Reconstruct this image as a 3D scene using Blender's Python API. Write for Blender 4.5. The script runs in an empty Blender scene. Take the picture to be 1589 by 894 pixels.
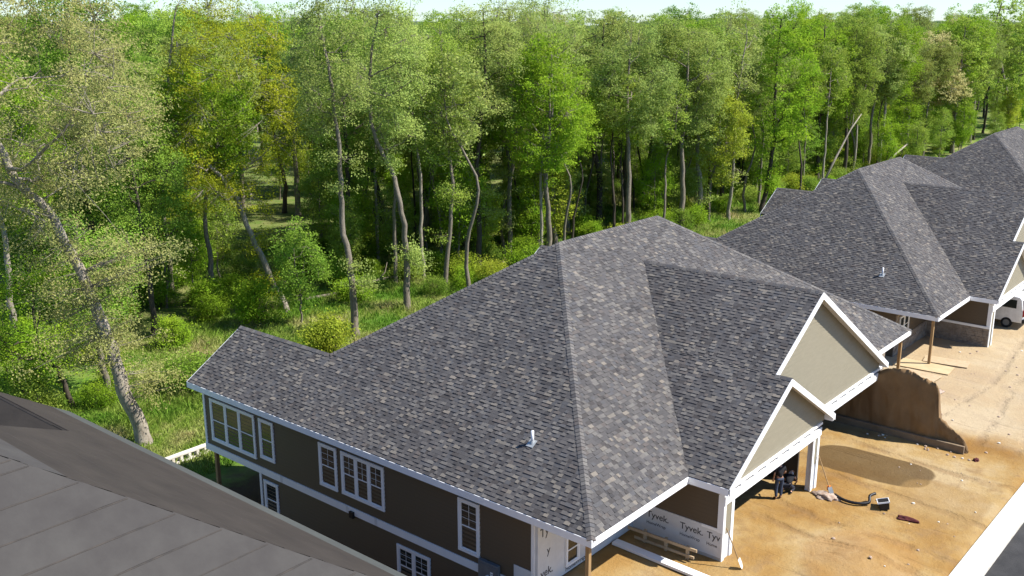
import bpy, bmesh, math, random
import numpy as np
from mathutils import Vector, Matrix, noise as mnoise

# ------------------------------------------------------------------ camera, sky, sun, exposure
scene = bpy.context.scene
COL = scene.collection
R = math.radians
cd = bpy.data.cameras.new('camera')
cam = bpy.data.objects.new('camera', cd)
COL.objects.link(cam)
cam.location = (-23.06, -16.07, 15.52)
cam.rotation_euler = (R(90 - 14.93), 0, R(-50.12))
cd.sensor_width = 36.0
cd.lens = 1560.0 / 1589.0 * 36.0
cd.clip_start = 0.5
cd.clip_end = 9000
scene.camera = cam

SUN = Vector((0.36, -0.53, 0.77)).normalized()
world = bpy.data.worlds.new('World')
scene.world = world
world.use_nodes = True
wn = world.node_tree
bg = wn.nodes['Background']
sky = wn.nodes.new('ShaderNodeTexSky')
sky.sky_type = 'NISHITA'
sky.sun_disc = False
sky.sun_elevation = math.asin(SUN.z)
sky.sun_rotation = math.atan2(SUN.x, SUN.y)
sky.altitude = 600
sky.air_density = 1.0
sky.dust_density = 0.25
sky.ozone_density = 5.0
tint = wn.nodes.new('ShaderNodeMix'); tint.data_type = 'RGBA'; tint.blend_type = 'MULTIPLY'; tint.inputs[0].default_value = 1.0
tint.inputs[7].default_value = (0.82, 0.945, 1.07, 1)
wn.links.new(sky.outputs[0], tint.inputs[6]); wn.links.new(tint.outputs[2], bg.inputs[0])
bg.inputs[1].default_value = 0.10
sl = bpy.data.lights.new('sun', 'SUN')
sl.energy = 4.9
sl.angle = R(0.55)
sl.color = (1.0, 0.955, 0.88)
so = bpy.data.objects.new('sun', sl)
COL.objects.link(so)
so.rotation_euler = (-SUN).to_track_quat('-Z', 'Y').to_euler()
so.location = (0, -40, 80)
scene.view_settings.view_transform = 'Standard'
scene.view_settings.look = 'None'
scene.view_settings.gamma = 1.0
scene.view_settings.exposure = 0.93
scene.view_settings.use_curve_mapping = False
try:
    scene.cycles.use_denoising = True
    scene.cycles.max_bounces = 8
    scene.cycles.diffuse_bounces = 4
    scene.cycles.transparent_max_bounces = 8
    scene.cycles.caustics_reflective = False
    scene.cycles.caustics_refractive = False
except Exception:
    pass
rng = np.random.default_rng(11)
random.seed(4)

# ------------------------------------------------------------------ materials
MATS = {}
def nt(m):
    m.use_nodes = True
    return m.node_tree, m.node_tree.nodes['Principled BSDF']
def mat(name, c1, c2=None, rough=0.7, scale=4.0, bump=0.0, bscale=None, spec=0.3, metal=0.0, detail=6.0, stretch=None, fine=0.0):
    """procedural material: two colours mixed by noise, fine bump"""
    m = bpy.data.materials.new(name); MATS[name] = m
    t, p = nt(m)
    p.inputs['Roughness'].default_value = rough
    p.inputs['Metallic'].default_value = metal
    p.inputs['Specular IOR Level'].default_value = spec
    tc = t.nodes.new('ShaderNodeTexCoord')
    vec = tc.outputs['Object']
    if stretch:
        mp = t.nodes.new('ShaderNodeMapping'); mp.inputs['Scale'].default_value = stretch
        t.links.new(vec, mp.inputs[0]); vec = mp.outputs[0]
    n = t.nodes.new('ShaderNodeTexNoise'); n.inputs['Scale'].default_value = scale; n.inputs['Detail'].default_value = detail
    n.inputs['Roughness'].default_value = 0.62
    t.links.new(vec, n.inputs['Vector'])
    c2 = c2 or tuple(v * 0.82 for v in c1)
    r = t.nodes.new('ShaderNodeValToRGB')
    r.color_ramp.elements[0].position = 0.32; r.color_ramp.elements[1].position = 0.68
    r.color_ramp.elements[0].color = (*c1, 1); r.color_ramp.elements[1].color = (*c2, 1)
    t.links.new(n.outputs['Fac'], r.inputs[0])
    t.links.new(r.outputs[0], p.inputs['Base Color'])
    if bump:
        b = t.nodes.new('ShaderNodeTexNoise'); b.inputs['Scale'].default_value = bscale or scale * 8; b.inputs['Detail'].default_value = 5
        t.links.new(vec, b.inputs['Vector'])
        bp = t.nodes.new('ShaderNodeBump'); bp.inputs['Strength'].default_value = bump; bp.inputs['Distance'].default_value = 0.03
        t.links.new(b.outputs['Fac'], bp.inputs['Height']); t.links.new(bp.outputs[0], p.inputs['Normal'])
    return m

mat('white_paint', (0.80, 0.80, 0.79), (0.74, 0.75, 0.75), rough=0.5, scale=1.3)
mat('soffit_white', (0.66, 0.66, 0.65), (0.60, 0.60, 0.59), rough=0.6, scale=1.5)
mat('brown_siding', (0.113, 0.082, 0.050), (0.092, 0.067, 0.041), rough=0.55, scale=2.2, bump=0.15, bscale=60, stretch=(1, 1, 5))
mat('tan_siding', (0.252, 0.227, 0.164), (0.223, 0.200, 0.143), rough=0.6, scale=2.0, bump=0.5, bscale=22, stretch=(1, 1, 4))
mat('tan_panel', (0.185, 0.168, 0.126), (0.168, 0.151, 0.113), rough=0.6, scale=2.0)
mat('house_wrap', (0.605, 0.613, 0.613), (0.538, 0.546, 0.554), rough=0.45, scale=2.6, bump=0.5, bscale=7)
mat('wrap_ink', (0.05, 0.05, 0.055), (0.07, 0.07, 0.075), rough=0.6)
mat('concrete', (0.42, 0.40, 0.36), (0.33, 0.31, 0.28), rough=0.85, scale=3, bump=0.25)
mat('pale_concrete', (0.70, 0.68, 0.62), (0.52, 0.46, 0.37), rough=0.85, scale=2.2, bump=0.3, detail=9)
mat('foundation', (0.035, 0.032, 0.03), (0.06, 0.05, 0.042), rough=0.9, scale=3)
mat('lumber', (0.336, 0.218, 0.101), (0.260, 0.160, 0.071), rough=0.75, scale=5, stretch=(6, 6, 0.6))
mat('lumber_pale', (0.470, 0.361, 0.227), (0.370, 0.269, 0.160), rough=0.75, scale=5)
mat('plywood', (0.504, 0.386, 0.227), (0.420, 0.311, 0.168), rough=0.75, scale=1.5)
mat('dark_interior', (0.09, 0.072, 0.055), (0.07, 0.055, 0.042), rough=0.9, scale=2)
mat('pipe_white', (0.85, 0.85, 0.85), rough=0.35)
mat('lead_flashing', (0.42, 0.44, 0.44), rough=0.5, metal=0.3)
mat('grey_metal', (0.16, 0.175, 0.185), (0.13, 0.14, 0.15), rough=0.45, metal=0.2)
mat('black_plastic', (0.015, 0.015, 0.017), rough=0.4)
mat('asphalt', (0.028, 0.027, 0.027), (0.049, 0.047, 0.046), rough=0.92, scale=1.3, bump=0.5, bscale=60)
mat('retaining_brown', (0.227, 0.139, 0.063), (0.160, 0.097, 0.046), rough=0.85, scale=0.9, bump=0.25, bscale=14)
mat('footing_brown', (0.227, 0.168, 0.109), (0.168, 0.118, 0.071), rough=0.9, scale=2, bump=0.3)
mat('stone_mix', (0.17, 0.135, 0.105), (0.29, 0.25, 0.205), rough=0.9, scale=3.2, bump=0.7, bscale=16)
mat('underlay_grey', (0.064, 0.060, 0.056), (0.049, 0.045, 0.043), rough=0.9, scale=0.9, bump=0.5, bscale=2.6, spec=0.12)
mat('underlay_brown', (0.047, 0.040, 0.034), (0.035, 0.030, 0.026), rough=0.9, scale=0.6, bump=0.6, bscale=1.9, spec=0.12, stretch=(1.4, 0.8, 1))
mat('underlay_edge', (0.071, 0.076, 0.071), (0.059, 0.062, 0.059), rough=0.85, scale=1.2, bump=0.2, bscale=3, spec=0.12)
mat('bark_grey', (0.25, 0.215, 0.165), (0.11, 0.09, 0.068), rough=0.95, scale=3.5, bump=0.9, bscale=9, stretch=(4, 4, 0.7))
mat('bark_pale', (0.36, 0.32, 0.255), (0.17, 0.14, 0.11), rough=0.95, scale=2.2, bump=0.9, bscale=8, stretch=(4, 4, 0.9))
mat('bark_dark', (0.085, 0.068, 0.05), (0.045, 0.035, 0.027), rough=0.95, scale=3.5, bump=0.9, bscale=9, stretch=(4, 4, 0.7))
mat('skin', (0.48, 0.28, 0.19), (0.42, 0.24, 0.16), rough=0.55)
mat('hair', (0.03, 0.02, 0.015), rough=0.8)
mat('black_shirt', (0.018, 0.018, 0.022), rough=0.9)
mat('denim', (0.035, 0.05, 0.085), (0.05, 0.068, 0.105), rough=0.9, scale=10)
mat('dark_trousers', (0.025, 0.028, 0.04), rough=0.9)
mat('white_cloth', (0.75, 0.74, 0.72), rough=0.9)
mat('van_white', (0.78, 0.78, 0.77), rough=0.25, spec=0.6)
mat('tail_red', (0.42, 0.012, 0.012), rough=0.25)
mat('tyre', (0.02, 0.02, 0.02), rough=0.9)
mat('dark_red_cloth', (0.10, 0.022, 0.02), (0.05, 0.012, 0.014), rough=0.95, scale=6)
mat('rubble', (0.30, 0.19, 0.13), (0.40, 0.33, 0.27), rough=0.95, scale=6)
mat('orange_plastic', (0.75, 0.18, 0.02), rough=0.5)

def glass_mat():
    m = bpy.data.materials.new('window_glass'); MATS['window_glass'] = m
    t, p = nt(m)
    n = t.nodes.new('ShaderNodeTexNoise'); n.inputs['Scale'].default_value = 1.4; n.inputs['Detail'].default_value = 3
    tc = t.nodes.new('ShaderNodeTexCoord'); t.links.new(tc.outputs['Object'], n.inputs['Vector'])
    r = t.nodes.new('ShaderNodeValToRGB')
    r.color_ramp.elements[0].color = (0.010, 0.014, 0.014, 1); r.color_ramp.elements[1].color = (0.035, 0.042, 0.038, 1)
    t.links.new(n.outputs['Fac'], r.inputs[0]); t.links.new(r.outputs[0], p.inputs['Base Color'])
    p.inputs['Roughness'].default_value = 0.04; p.inputs['Specular IOR Level'].default_value = 0.5
glass_mat()

def shingle_mat():
    m = bpy.data.materials.new('asphalt_shingle'); MATS['asphalt_shingle'] = m
    t, p = nt(m)
    a = t.nodes.new('ShaderNodeAttribute'); a.attribute_name = 'Col'
    tc = t.nodes.new('ShaderNodeTexCoord')
    n = t.nodes.new('ShaderNodeTexNoise'); n.inputs['Scale'].default_value = 55; n.inputs['Detail'].default_value = 3
    t.links.new(tc.outputs['Object'], n.inputs['Vector'])
    n2 = t.nodes.new('ShaderNodeTexNoise'); n2.inputs['Scale'].default_value = 0.35; n2.inputs['Detail'].default_value = 4
    t.links.new(tc.outputs['Object'], n2.inputs['Vector'])
    mr = t.nodes.new('ShaderNodeMapRange'); mr.inputs[1].default_value = 0.3; mr.inputs[2].default_value = 0.7; mr.inputs[3].default_value = 0.72; mr.inputs[4].default_value = 1.28
    t.links.new(n.outputs['Fac'], mr.inputs[0])
    mr2 = t.nodes.new('ShaderNodeMapRange'); mr2.inputs[1].default_value = 0.3; mr2.inputs[2].default_value = 0.7; mr2.inputs[3].default_value = 0.9; mr2.inputs[4].default_value = 1.1
    t.links.new(n2.outputs['Fac'], mr2.inputs[0])
    mm = t.nodes.new('ShaderNodeMath'); mm.operation = 'MULTIPLY'
    t.links.new(mr.outputs[0], mm.inputs[0]); t.links.new(mr2.outputs[0], mm.inputs[1])
    mx = t.nodes.new('ShaderNodeVectorMath'); mx.operation = 'SCALE'
    t.links.new(a.outputs['Color'], mx.inputs[0]); t.links.new(mm.outputs[0], mx.inputs['Scale'])
    t.links.new(mx.outputs[0], p.inputs['Base Color'])
    p.inputs['Roughness'].default_value = 0.92; p.inputs['Specular IOR Level'].default_value = 0.2
    bp = t.nodes.new('ShaderNodeBump'); bp.inputs['Strength'].default_value = 0.4; bp.inputs['Distance'].default_value = 0.01
    t.links.new(n.outputs['Fac'], bp.inputs['Height']); t.links.new(bp.outputs[0], p.inputs['Normal'])
shingle_mat()

def leaf_mat(name, trans=0.45):
    """leaf colour comes from the object's own colour, varied leaf by leaf and clump by clump"""
    m = bpy.data.materials.new(name); MATS[name] = m
    m.use_nodes = True
    t = m.node_tree; t.nodes.clear()
    out = t.nodes.new('ShaderNodeOutputMaterial')
    oi = t.nodes.new('ShaderNodeObjectInfo'); g = t.nodes.new('ShaderNodeNewGeometry'); tc = t.nodes.new('ShaderNodeTexCoord')
    n = t.nodes.new('ShaderNodeTexNoise'); n.inputs['Scale'].default_value = 0.55; n.inputs['Detail'].default_value = 2
    t.links.new(tc.outputs['Object'], n.inputs['Vector'])
    hs = t.nodes.new('ShaderNodeHueSaturation')
    t.links.new(oi.outputs['Color'], hs.inputs['Color'])
    h = t.nodes.new('ShaderNodeMapRange'); h.inputs[1].default_value = 0.25; h.inputs[2].default_value = 0.75; h.inputs[3].default_value = 0.488; h.inputs[4].default_value = 0.522
    t.links.new(n.outputs['Fac'], h.inputs[0]); t.links.new(h.outputs[0], hs.inputs['Hue'])
    v = t.nodes.new('ShaderNodeMapRange'); v.inputs[3].default_value = 0.8; v.inputs[4].default_value = 1.25
    t.links.new(g.outputs['Random Per Island'], v.inputs[0]); t.links.new(v.outputs[0], hs.inputs['Value'])
    d = t.nodes.new('ShaderNodeBsdfDiffuse'); tr = t.nodes.new('ShaderNodeBsdfTranslucent'); mx = t.nodes.new('ShaderNodeMixShader')
    mx.inputs[0].default_value = trans
    t.links.new(hs.outputs[0], d.inputs['Color']); t.links.new(hs.outputs[0], tr.inputs['Color'])
    t.links.new(d.outputs[0], mx.inputs[1]); t.links.new(tr.outputs[0], mx.inputs[2])
    t.links.new(mx.outputs[0], out.inputs[0])
leaf_mat('leaf')

def grass_mat():
    m = bpy.data.materials.new('grass_blades'); MATS['grass_blades'] = m
    m.use_nodes = True
    t = m.node_tree; t.nodes.clear()
    out = t.nodes.new('ShaderNodeOutputMaterial')
    g = t.nodes.new('ShaderNodeNewGeometry'); tc = t.nodes.new('ShaderNodeTexCoord')
    n = t.nodes.new('ShaderNodeTexNoise'); n.inputs['Scale'].default_value = 0.22; n.inputs['Detail'].default_value = 5; n.inputs['Roughness'].default_value = 0.65
    t.links.new(tc.outputs['Object'], n.inputs['Vector'])
    r = t.nodes.new('ShaderNodeValToRGB'); e = r.color_ramp.elements
    e[0].position = 0.40; e[0].color = (0.13, 0.26, 0.03, 1)
    e[1].position = 0.66; e[1].color = (0.46, 0.41, 0.19, 1)
    e2 = e.new(0.52); e2.color = (0.25, 0.34, 0.06, 1)
    t.links.new(n.outputs['Fac'], r.inputs[0])
    hs = t.nodes.new('ShaderNodeHueSaturation'); t.links.new(r.outputs[0], hs.inputs['Color'])
    v = t.nodes.new('ShaderNodeMapRange'); v.inputs[3].default_value = 0.6; v.inputs[4].default_value = 1.4
    t.links.new(g.outputs['Random Per Island'], v.inputs[0]); t.links.new(v.outputs[0], hs.inputs['Value'])
    d = t.nodes.new('ShaderNodeBsdfDiffuse'); tr = t.nodes.new('ShaderNodeBsdfTranslucent'); mx = t.nodes.new('ShaderNodeMixShader')
    mx.inputs[0].default_value = 0.35
    t.links.new(hs.outputs[0], d.inputs['Color']); t.links.new(hs.outputs[0], tr.inputs['Color'])
    t.links.new(d.outputs[0], mx.inputs[1]); t.links.new(tr.outputs[0], mx.inputs[2]); t.links.new(mx.outputs[0], out.inputs[0])
grass_mat()

def ground_mat():
    """construction dirt in front of the houses, meadow and leaf litter behind them"""
    m = bpy.data.materials.new('ground_soil_and_meadow'); MATS['ground'] = m
    t, p = nt(m)
    p.inputs['Roughness'].default_value = 0.95; p.inputs['Specular IOR Level'].default_value = 0.15
    tc = t.nodes.new('ShaderNodeTexCoord')
    def noise(s, d=6, r=0.6):
        n = t.nodes.new('ShaderNodeTexNoise'); n.inputs['Scale'].default_value = s; n.inputs['Detail'].default_value = d; n.inputs['Roughness'].default_value = r
        t.links.new(tc.outputs['Object'], n.inputs['Vector']); return n.outputs['Fac']
    def ramp(f, *els):
        r = t.nodes.new('ShaderNodeValToRGB'); e = r.color_ramp.elements
        e[0].position, e[0].color = els[0][0], (*els[0][1], 1); e[1].position, e[1].color = els[-1][0], (*els[-1][1], 1)
        for pos, c in els[1:-1]:
            k = e.new(pos); k.color = (*c, 1)
        t.links.new(f, r.inputs[0]); return r.outputs[0]
    def math_(op, a, b=None, c=None):
        n = t.nodes.new('ShaderNodeMath'); n.operation = op
        for i, v in enumerate((a, b, c)):
            if v is None: continue
            if isinstance(v, (int, float)): n.inputs[i].default_value = v
            else: t.links.new(v, n.inputs[i])
        return n.outputs[0]
    def mix(f, a, b, bt='MIX'):
        n = t.nodes.new('ShaderNodeMix'); n.data_type = 'RGBA'; n.blend_type = bt
        if isinstance(f, (int, float)): n.inputs[0].default_value = f
        else: t.links.new(f, n.inputs[0])
        for s, v in ((6, a), (7, b)):
            if isinstance(v, tuple): n.inputs[s].default_value = (*v, 1)
            else: t.links.new(v, n.inputs[s])
        return n.outputs[2]
    def mrange(f, a, b):
        n = t.nodes.new('ShaderNodeMapRange'); n.interpolation_type = 'SMOOTHSTEP'
        n.inputs[1].default_value = a; n.inputs[2].default_value = b; t.links.new(f, n.inputs[0]); return n.outputs[0]
    sx = t.nodes.new('ShaderNodeSeparateXYZ'); t.links.new(tc.outputs['Object'], sx.inputs[0])
    X, Y = sx.outputs[0], sx.outputs[1]
    big, mid, fine = noise(0.24, 5), noise(0.9, 8, 0.68), noise(9, 8, 0.7)
    dirt = ramp(big, (0.34, (0.265, 0.14, 0.038)), (0.45, (0.335, 0.20, 0.066)), (0.54, (0.385, 0.26, 0.11)), (0.64, (0.43, 0.32, 0.175)))
    dirt = mix(math_('MULTIPLY', mrange(mid, 0.48, 0.68), 0.6), dirt, (0.25, 0.155, 0.075))
    dirt = mix(math_('MULTIPLY', mrange(fine, 0.5, 0.75), 0.22), dirt, (0.30, 0.19, 0.09))
    mpw = t.nodes.new('ShaderNodeMapping'); mpw.inputs['Rotation'].default_value = (0, 0, 0.25); mpw.inputs['Scale'].default_value = (1.5, 0.16, 1)
    t.links.new(tc.outputs['Object'], mpw.inputs[0])
    wv = t.nodes.new('ShaderNodeTexNoise'); wv.inputs['Scale'].default_value = 1.0; wv.inputs['Detail'].default_value = 5; wv.inputs['Distortion'].default_value = 0.7
    t.links.new(mpw.outputs[0], wv.inputs['Vector'])
    trk = math_('MULTIPLY', mrange(wv.outputs['Fac'], 0.54, 0.66), mrange(noise(0.3, 3), 0.44, 0.6))
    dirt = mix(math_('MULTIPLY', trk, 0.42), dirt, (0.27, 0.165, 0.075))
    dirt = mix(math_('MULTIPLY', mrange(noise(2.6, 8, 0.75), 0.56, 0.7), 0.3), dirt, (0.27, 0.165, 0.08))
    def rut(c, a, f, ph, ax, hw=0.34):
        u_, v_ = (X, Y) if ax == 0 else (Y, X)
        cc = math_('ADD', math_('MULTIPLY', math_('SINE', math_('ADD', math_('MULTIPLY', v_, f), ph)), a), c)
        dd = math_('ADD', math_('ABSOLUTE', math_('SUBTRACT', u_, cc)), math_('MULTIPLY', math_('SUBTRACT', mid, 0.5), 0.7))
        return mrange(dd, hw, hw * 0.1)
    ruts = None
    for q in ((10.4, 0.5, 0.35, 0.3, 0), (12.1, 0.5, 0.35, 0.3, 0), (19.9, 0.35, 0.5, 1.2, 0), (15.6, 0.4, 0.4, 2.2, 0)):
        k_ = math_('MULTIPLY', rut(*q), mrange(Y, 0.5, -1.5)); ruts = k_ if ruts is None else math_('MAXIMUM', ruts, k_)
    for q in ((-4.6, 0.5, 0.22, 0.0, 1), (-6.2, 0.5, 0.22, 0.0, 1), (-2.6, 0.4, 0.3, 1.0, 1)):
        ruts = math_('MAXIMUM', ruts, math_('MULTIPLY', rut(*q), mrange(X, 22.8, 24.5)))
    ruts = math_('MULTIPLY', ruts, mrange(noise(0.7, 4), 0.36, 0.55))
    dirt = mix(math_('MULTIPLY', ruts, 0.5), dirt, (0.22, 0.13, 0.06))
    pale = mrange(math_('ADD', X, math_('MULTIPLY', big, 8)), 26, 31)
    dirt = mix(math_('MULTIPLY', pale, 0.55), dirt, (0.50, 0.41, 0.29))
    # darker oval and a second brown patch in the driveway soil
    wob = math_('MULTIPLY', math_('SUBTRACT', mid, 0.5), 0.5)
    ex = math_('POWER', math_('ABSOLUTE', math_('DIVIDE', math_('SUBTRACT', math_('SUBTRACT', X, math_('MULTIPLY', Y, -0.05)), 17.95), 1.50)), 3.0)
    ey = math_('POWER', math_('ABSOLUTE', math_('DIVIDE', math_('ADD', Y, 2.1), 2.6)), 3.4)
    dark_oval = mrange(math_('ADD', math_('ADD', ex, ey), wob), 1.12, 0.9)
    dirt = mix(math_('MULTIPLY', dark_oval, 0.86), dirt, (0.10, 0.06, 0.024))
    d2x = math_('POWER', math_('ABSOLUTE', math_('DIVIDE', math_('SUBTRACT', X, 16.3), 2.0)), 4.0)
    d2y = math_('POWER', math_('ABSOLUTE', math_('DIVIDE', math_('ADD', Y, 5.6), 1.7)), 4.0)
    brown_patch = mrange(math_('ADD', math_('ADD', d2x, d2y), wob), 1.3, 0.7)
    dirt = mix(math_('MULTIPLY', brown_patch, 0.5), dirt, (0.30, 0.185, 0.07))
    mx_ = math_('POWER', math_('DIVIDE', math_('SUBTRACT', X, 9.6), 2.6), 2.0); my_ = math_('POWER', math_('DIVIDE', math_('ADD', Y, 5.0), 1.9), 2.0)
    mound = mrange(math_('ADD', math_('ADD', mx_, my_), math_('MULTIPLY', wob, 1.6)), 1.25, 0.75)
    dirt = mix(math_('MULTIPLY', mound, 0.5), dirt, (0.34, 0.18, 0.055))
    meadow = ramp(noise(0.22, 5, 0.65), (0.40, (0.10, 0.19, 0.025)), (0.52, (0.18, 0.24, 0.045)), (0.66, (0.32, 0.29, 0.13)))
    litter = ramp(mid, (0.38, (0.10, 0.165, 0.03)), (0.62, (0.20, 0.19, 0.075)))
    wood = mrange(math_('ADD', Y, math_('MULTIPLY', big, 12)), 47, 58)
    back = mix(math_('MULTIPLY', wood, 0.8), meadow, litter)
    edge = mrange(math_('ADD', Y, math_('MULTIPLY', mid, 5)), 24.5, 27.5)
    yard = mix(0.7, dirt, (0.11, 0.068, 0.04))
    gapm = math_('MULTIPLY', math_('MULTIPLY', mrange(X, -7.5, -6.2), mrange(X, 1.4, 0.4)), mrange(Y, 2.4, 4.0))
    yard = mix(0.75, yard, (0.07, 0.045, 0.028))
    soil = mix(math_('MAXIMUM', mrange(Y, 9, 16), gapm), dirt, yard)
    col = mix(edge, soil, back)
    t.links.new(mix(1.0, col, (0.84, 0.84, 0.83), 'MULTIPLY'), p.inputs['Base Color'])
    bp = t.nodes.new('ShaderNodeBump'); bp.inputs['Strength'].default_value = 0.9; bp.inputs['Distance'].default_value = 0.11
    t.links.new(math_('SUBTRACT', math_('ADD', math_('MULTIPLY', fine, 0.3), mid), math_('ADD', math_('MULTIPLY', trk, 0.35), math_('MULTIPLY', ruts, 0.45))), bp.inputs['Height']); t.links.new(bp.outputs[0], p.inputs['Normal'])
ground_mat()

# ------------------------------------------------------------------ helpers
def link(o, parent=None):
    COL.objects.link(o)
    if parent is not None: o.parent = parent
    return o
def fast_mesh(name, verts, faces, m=None, smooth=False, cols=None):
    me = bpy.data.meshes.new(name)
    verts = np.asarray(verts, dtype=np.float32).reshape(-1, 3)
    fl = faces
    if isinstance(faces, np.ndarray):
        k = faces.shape[1]; tot = np.full(len(faces), k, dtype=np.int32); idx = faces.astype(np.int32).ravel()
    else:
        tot = np.array([len(f) for f in fl], dtype=np.int32)
        idx = np.concatenate([np.asarray(f, dtype=np.int32) for f in fl]) if len(fl) else np.zeros(0, np.int32)
    me.vertices.add(len(verts)); me.vertices.foreach_set('co', verts.ravel())
    me.loops.add(len(idx)); me.loops.foreach_set('vertex_index', idx)
    st = np.zeros(len(tot), dtype=np.int32); st[1:] = np.cumsum(tot)[:-1]
    me.polygons.add(len(tot)); me.polygons.foreach_set('loop_start', st)
    try: me.polygons.foreach_set('loop_total', tot)
    except Exception: pass
    me.polygons.foreach_set('use_smooth', np.full(len(tot), bool(smooth), dtype=bool))
    if cols is not None:
        a = me.attributes.new('Col', 'FLOAT_COLOR', 'POINT')
        a.data.foreach_set('color', np.asarray(cols, dtype=np.float32).ravel())
    me.update(calc_edges=True); me.validate()
    if m: me.materials.append(MATS[m] if isinstance(m, str) else m)
    return me
class MB:
    """collects boxes, bars, tubes and polygons into ONE mesh"""
    def __init__(self): self.v = []; self.f = []
    def add(self, vs, fs):
        b = len(self.v); self.v += [tuple(v) for v in vs]; self.f += [[i + b for i in f] for f in fs]; return self
    def box(self, x0, x1, y0, y1, z0, z1):
        vs = [(x, y, z) for z in (z0, z1) for y in (y0, y1) for x in (x0, x1)]
        return self.add(vs, [(0, 2, 3, 1), (4, 5, 7, 6), (0, 1, 5, 4), (2, 6, 7, 3), (0, 4, 6, 2), (1, 3, 7, 5)])
    def bar(self, p, q, w, h, up=(0, 0, 1)):
        """box section bar from p to q, w sideways, h along up; p,q on the section centre"""
        p, q = Vector(p), Vector(q); d = (q - p).normalized(); up = Vector(up)
        s = d.cross(up).normalized() * (w / 2); u = s.cross(d).normalized() * (h / 2)
        vs = [a + sx * s + sy * u for a in (p, q) for sx, sy in ((-1, -1), (1, -1), (1, 1), (-1, 1))]
        return self.add(vs, [(0, 1, 2, 3), (7, 6, 5, 4), (0, 4, 5, 1), (1, 5, 6, 2), (2, 6, 7, 3), (3, 7, 4, 0)])
    def prism(self, poly, off):
        """polygon extruded by the vector off"""
        n = len(poly); off = Vector(off); a = [Vector(p) for p in poly]
        vs = a + [p + off for p in a]
        fs = [list(range(n))[::-1], list(range(n, 2 * n))] + [(i, (i + 1) % n, n + (i + 1) % n, n + i) for i in range(n)]
        return self.add(vs, fs)
    def tube(self, path, rad, sides=8, cap=True):
        path = [Vector(p) for p in path]
        if isinstance(rad, (int, float)): rad = [rad] * len(path)
        base = len(self.v); rings = []
        for i, p in enumerate(path):
            d = (path[min(i + 1, len(path) - 1)] - path[max(i - 1, 0)]).normalized()
            a = d.cross(Vector((0.31, 0.87, 0.38))).normalized(); b = d.cross(a)
            rings.append([p + rad[i] * (math.cos(t) * a + math.sin(t) * b) for t in [2 * math.pi * k / sides for k in range(sides)]])
        vs = [v for r in rings for v in r]; fs = []
        for i in range(len(path) - 1):
            for k in range(sides):
                k2 = (k + 1) % sides
                fs.append((i * sides + k, i * sides + k2, (i + 1) * sides + k2, (i + 1) * sides + k))
        if cap:
            fs.append(list(range(sides))[::-1]); fs.append([(len(path) - 1) * sides + k for k in range(sides)])
        return self.add(vs, fs)
    def build(self, name, m, parent=None, smooth=False, bevel=0):
        me = fast_mesh(name, self.v, self.f, m, smooth)
        o = link(bpy.data.objects.new(name, me), parent)
        if bevel:
            b = o.modifiers.new('bevel', 'BEVEL'); b.width = bevel; b.segments = 2; b.limit_method = 'ANGLE'
        return o
def empty(name, loc=(0, 0, 0), rz=0, parent=None):
    o = link(bpy.data.objects.new(name, None), parent)
    o.location = loc; o.rotation_euler = (0, 0, rz); o.empty_display_size = 0.3
    return o
def tag(o, label=None, cat=None, group=None, kind=None):
    if label: o['label'] = label
    if cat: o['category'] = cat
    if group: o['group'] = group
    if kind: o['kind'] = kind
    return o
def copy_tree(o, parent=None):
    c = o.copy(); COL.objects.link(c); c.parent = parent
    for ch in [k for k in o.children]:
        copy_tree(ch, c)
    return c
def sstep(a, b, x):
    t = min(1.0, max(0.0, (x - a) / (b - a))); return t * t * (3 - 2 * t)

# ------------------------------------------------------------------ ground, road, kerb, far land
def gfront(x): return -3.1 - 0.02 * min(36.0, max(0.0, x - 8.0))
def gz(x, y):
    f = gfront(x)
    gap = sstep(-6.6, -6.0, x) * (1 - sstep(0.2, 0.8, x))
    t = sstep(7.5, 19, y) * (1 - gap) + sstep(2.2, 7.5, y) * gap
    far = max(0.0, math.hypot(x - 40, y - 40) - 120)
    b = -6.1 + 0.25 * mnoise.noise(Vector((x * 0.06, y * 0.06, 0))) * sstep(24, 45, y) - 6 * sstep(200, 900, far)
    z = f * (1 - t) + b * t
    if -7.4 < y < 6 and 0 < x < 60: z += 0.035 * mnoise.noise(Vector((x * 0.9, y * 0.9, 3))) + 0.05 * mnoise.noise(Vector((x * 0.3, y * 0.3, 7)))
    z += 0.34 * math.exp(-((x - 9.6) / 1.9) ** 2 - ((y + 5.0) / 1.3) ** 2)
    if y < -7.5: z -= 0.16 * sstep(-7.5, -7.9, y)
    return z
def build_ground():
    def lines(segs):
        out = []
        for a, b, s in segs: out += list(np.arange(a, b, s))
        return out
    xs = [-3000, -2000, -1000, -400, -200, -100] + lines([(-60, -8, 4), (-8, 2, 0.5), (2, 46, 0.8), (46, 120, 3), (120, 260, 10)]) + [260, 320, 420, 600, 900, 1500, 2300, 3000]
    ys = [-3000, -2000, -800, -300, -120, -60] + lines([(-40, -9, 3), (-9, -7, 0.25), (-7, 28, 0.7), (28, 80, 2.2), (80, 200, 10)]) + [200, 260, 340, 480, 700, 1100, 1800, 3000]
    V = [(x, y, gz(x, y)) for y in ys for x in xs]
    nx = len(xs)
    F = np.array([(j * nx + i, j * nx + i + 1, (j + 1) * nx + i + 1, (j + 1) * nx + i) for j in range(len(ys) - 1) for i in range(nx - 1)])
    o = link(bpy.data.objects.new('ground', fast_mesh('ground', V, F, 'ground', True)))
    tag(o, kind='structure')
build_ground()
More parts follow.
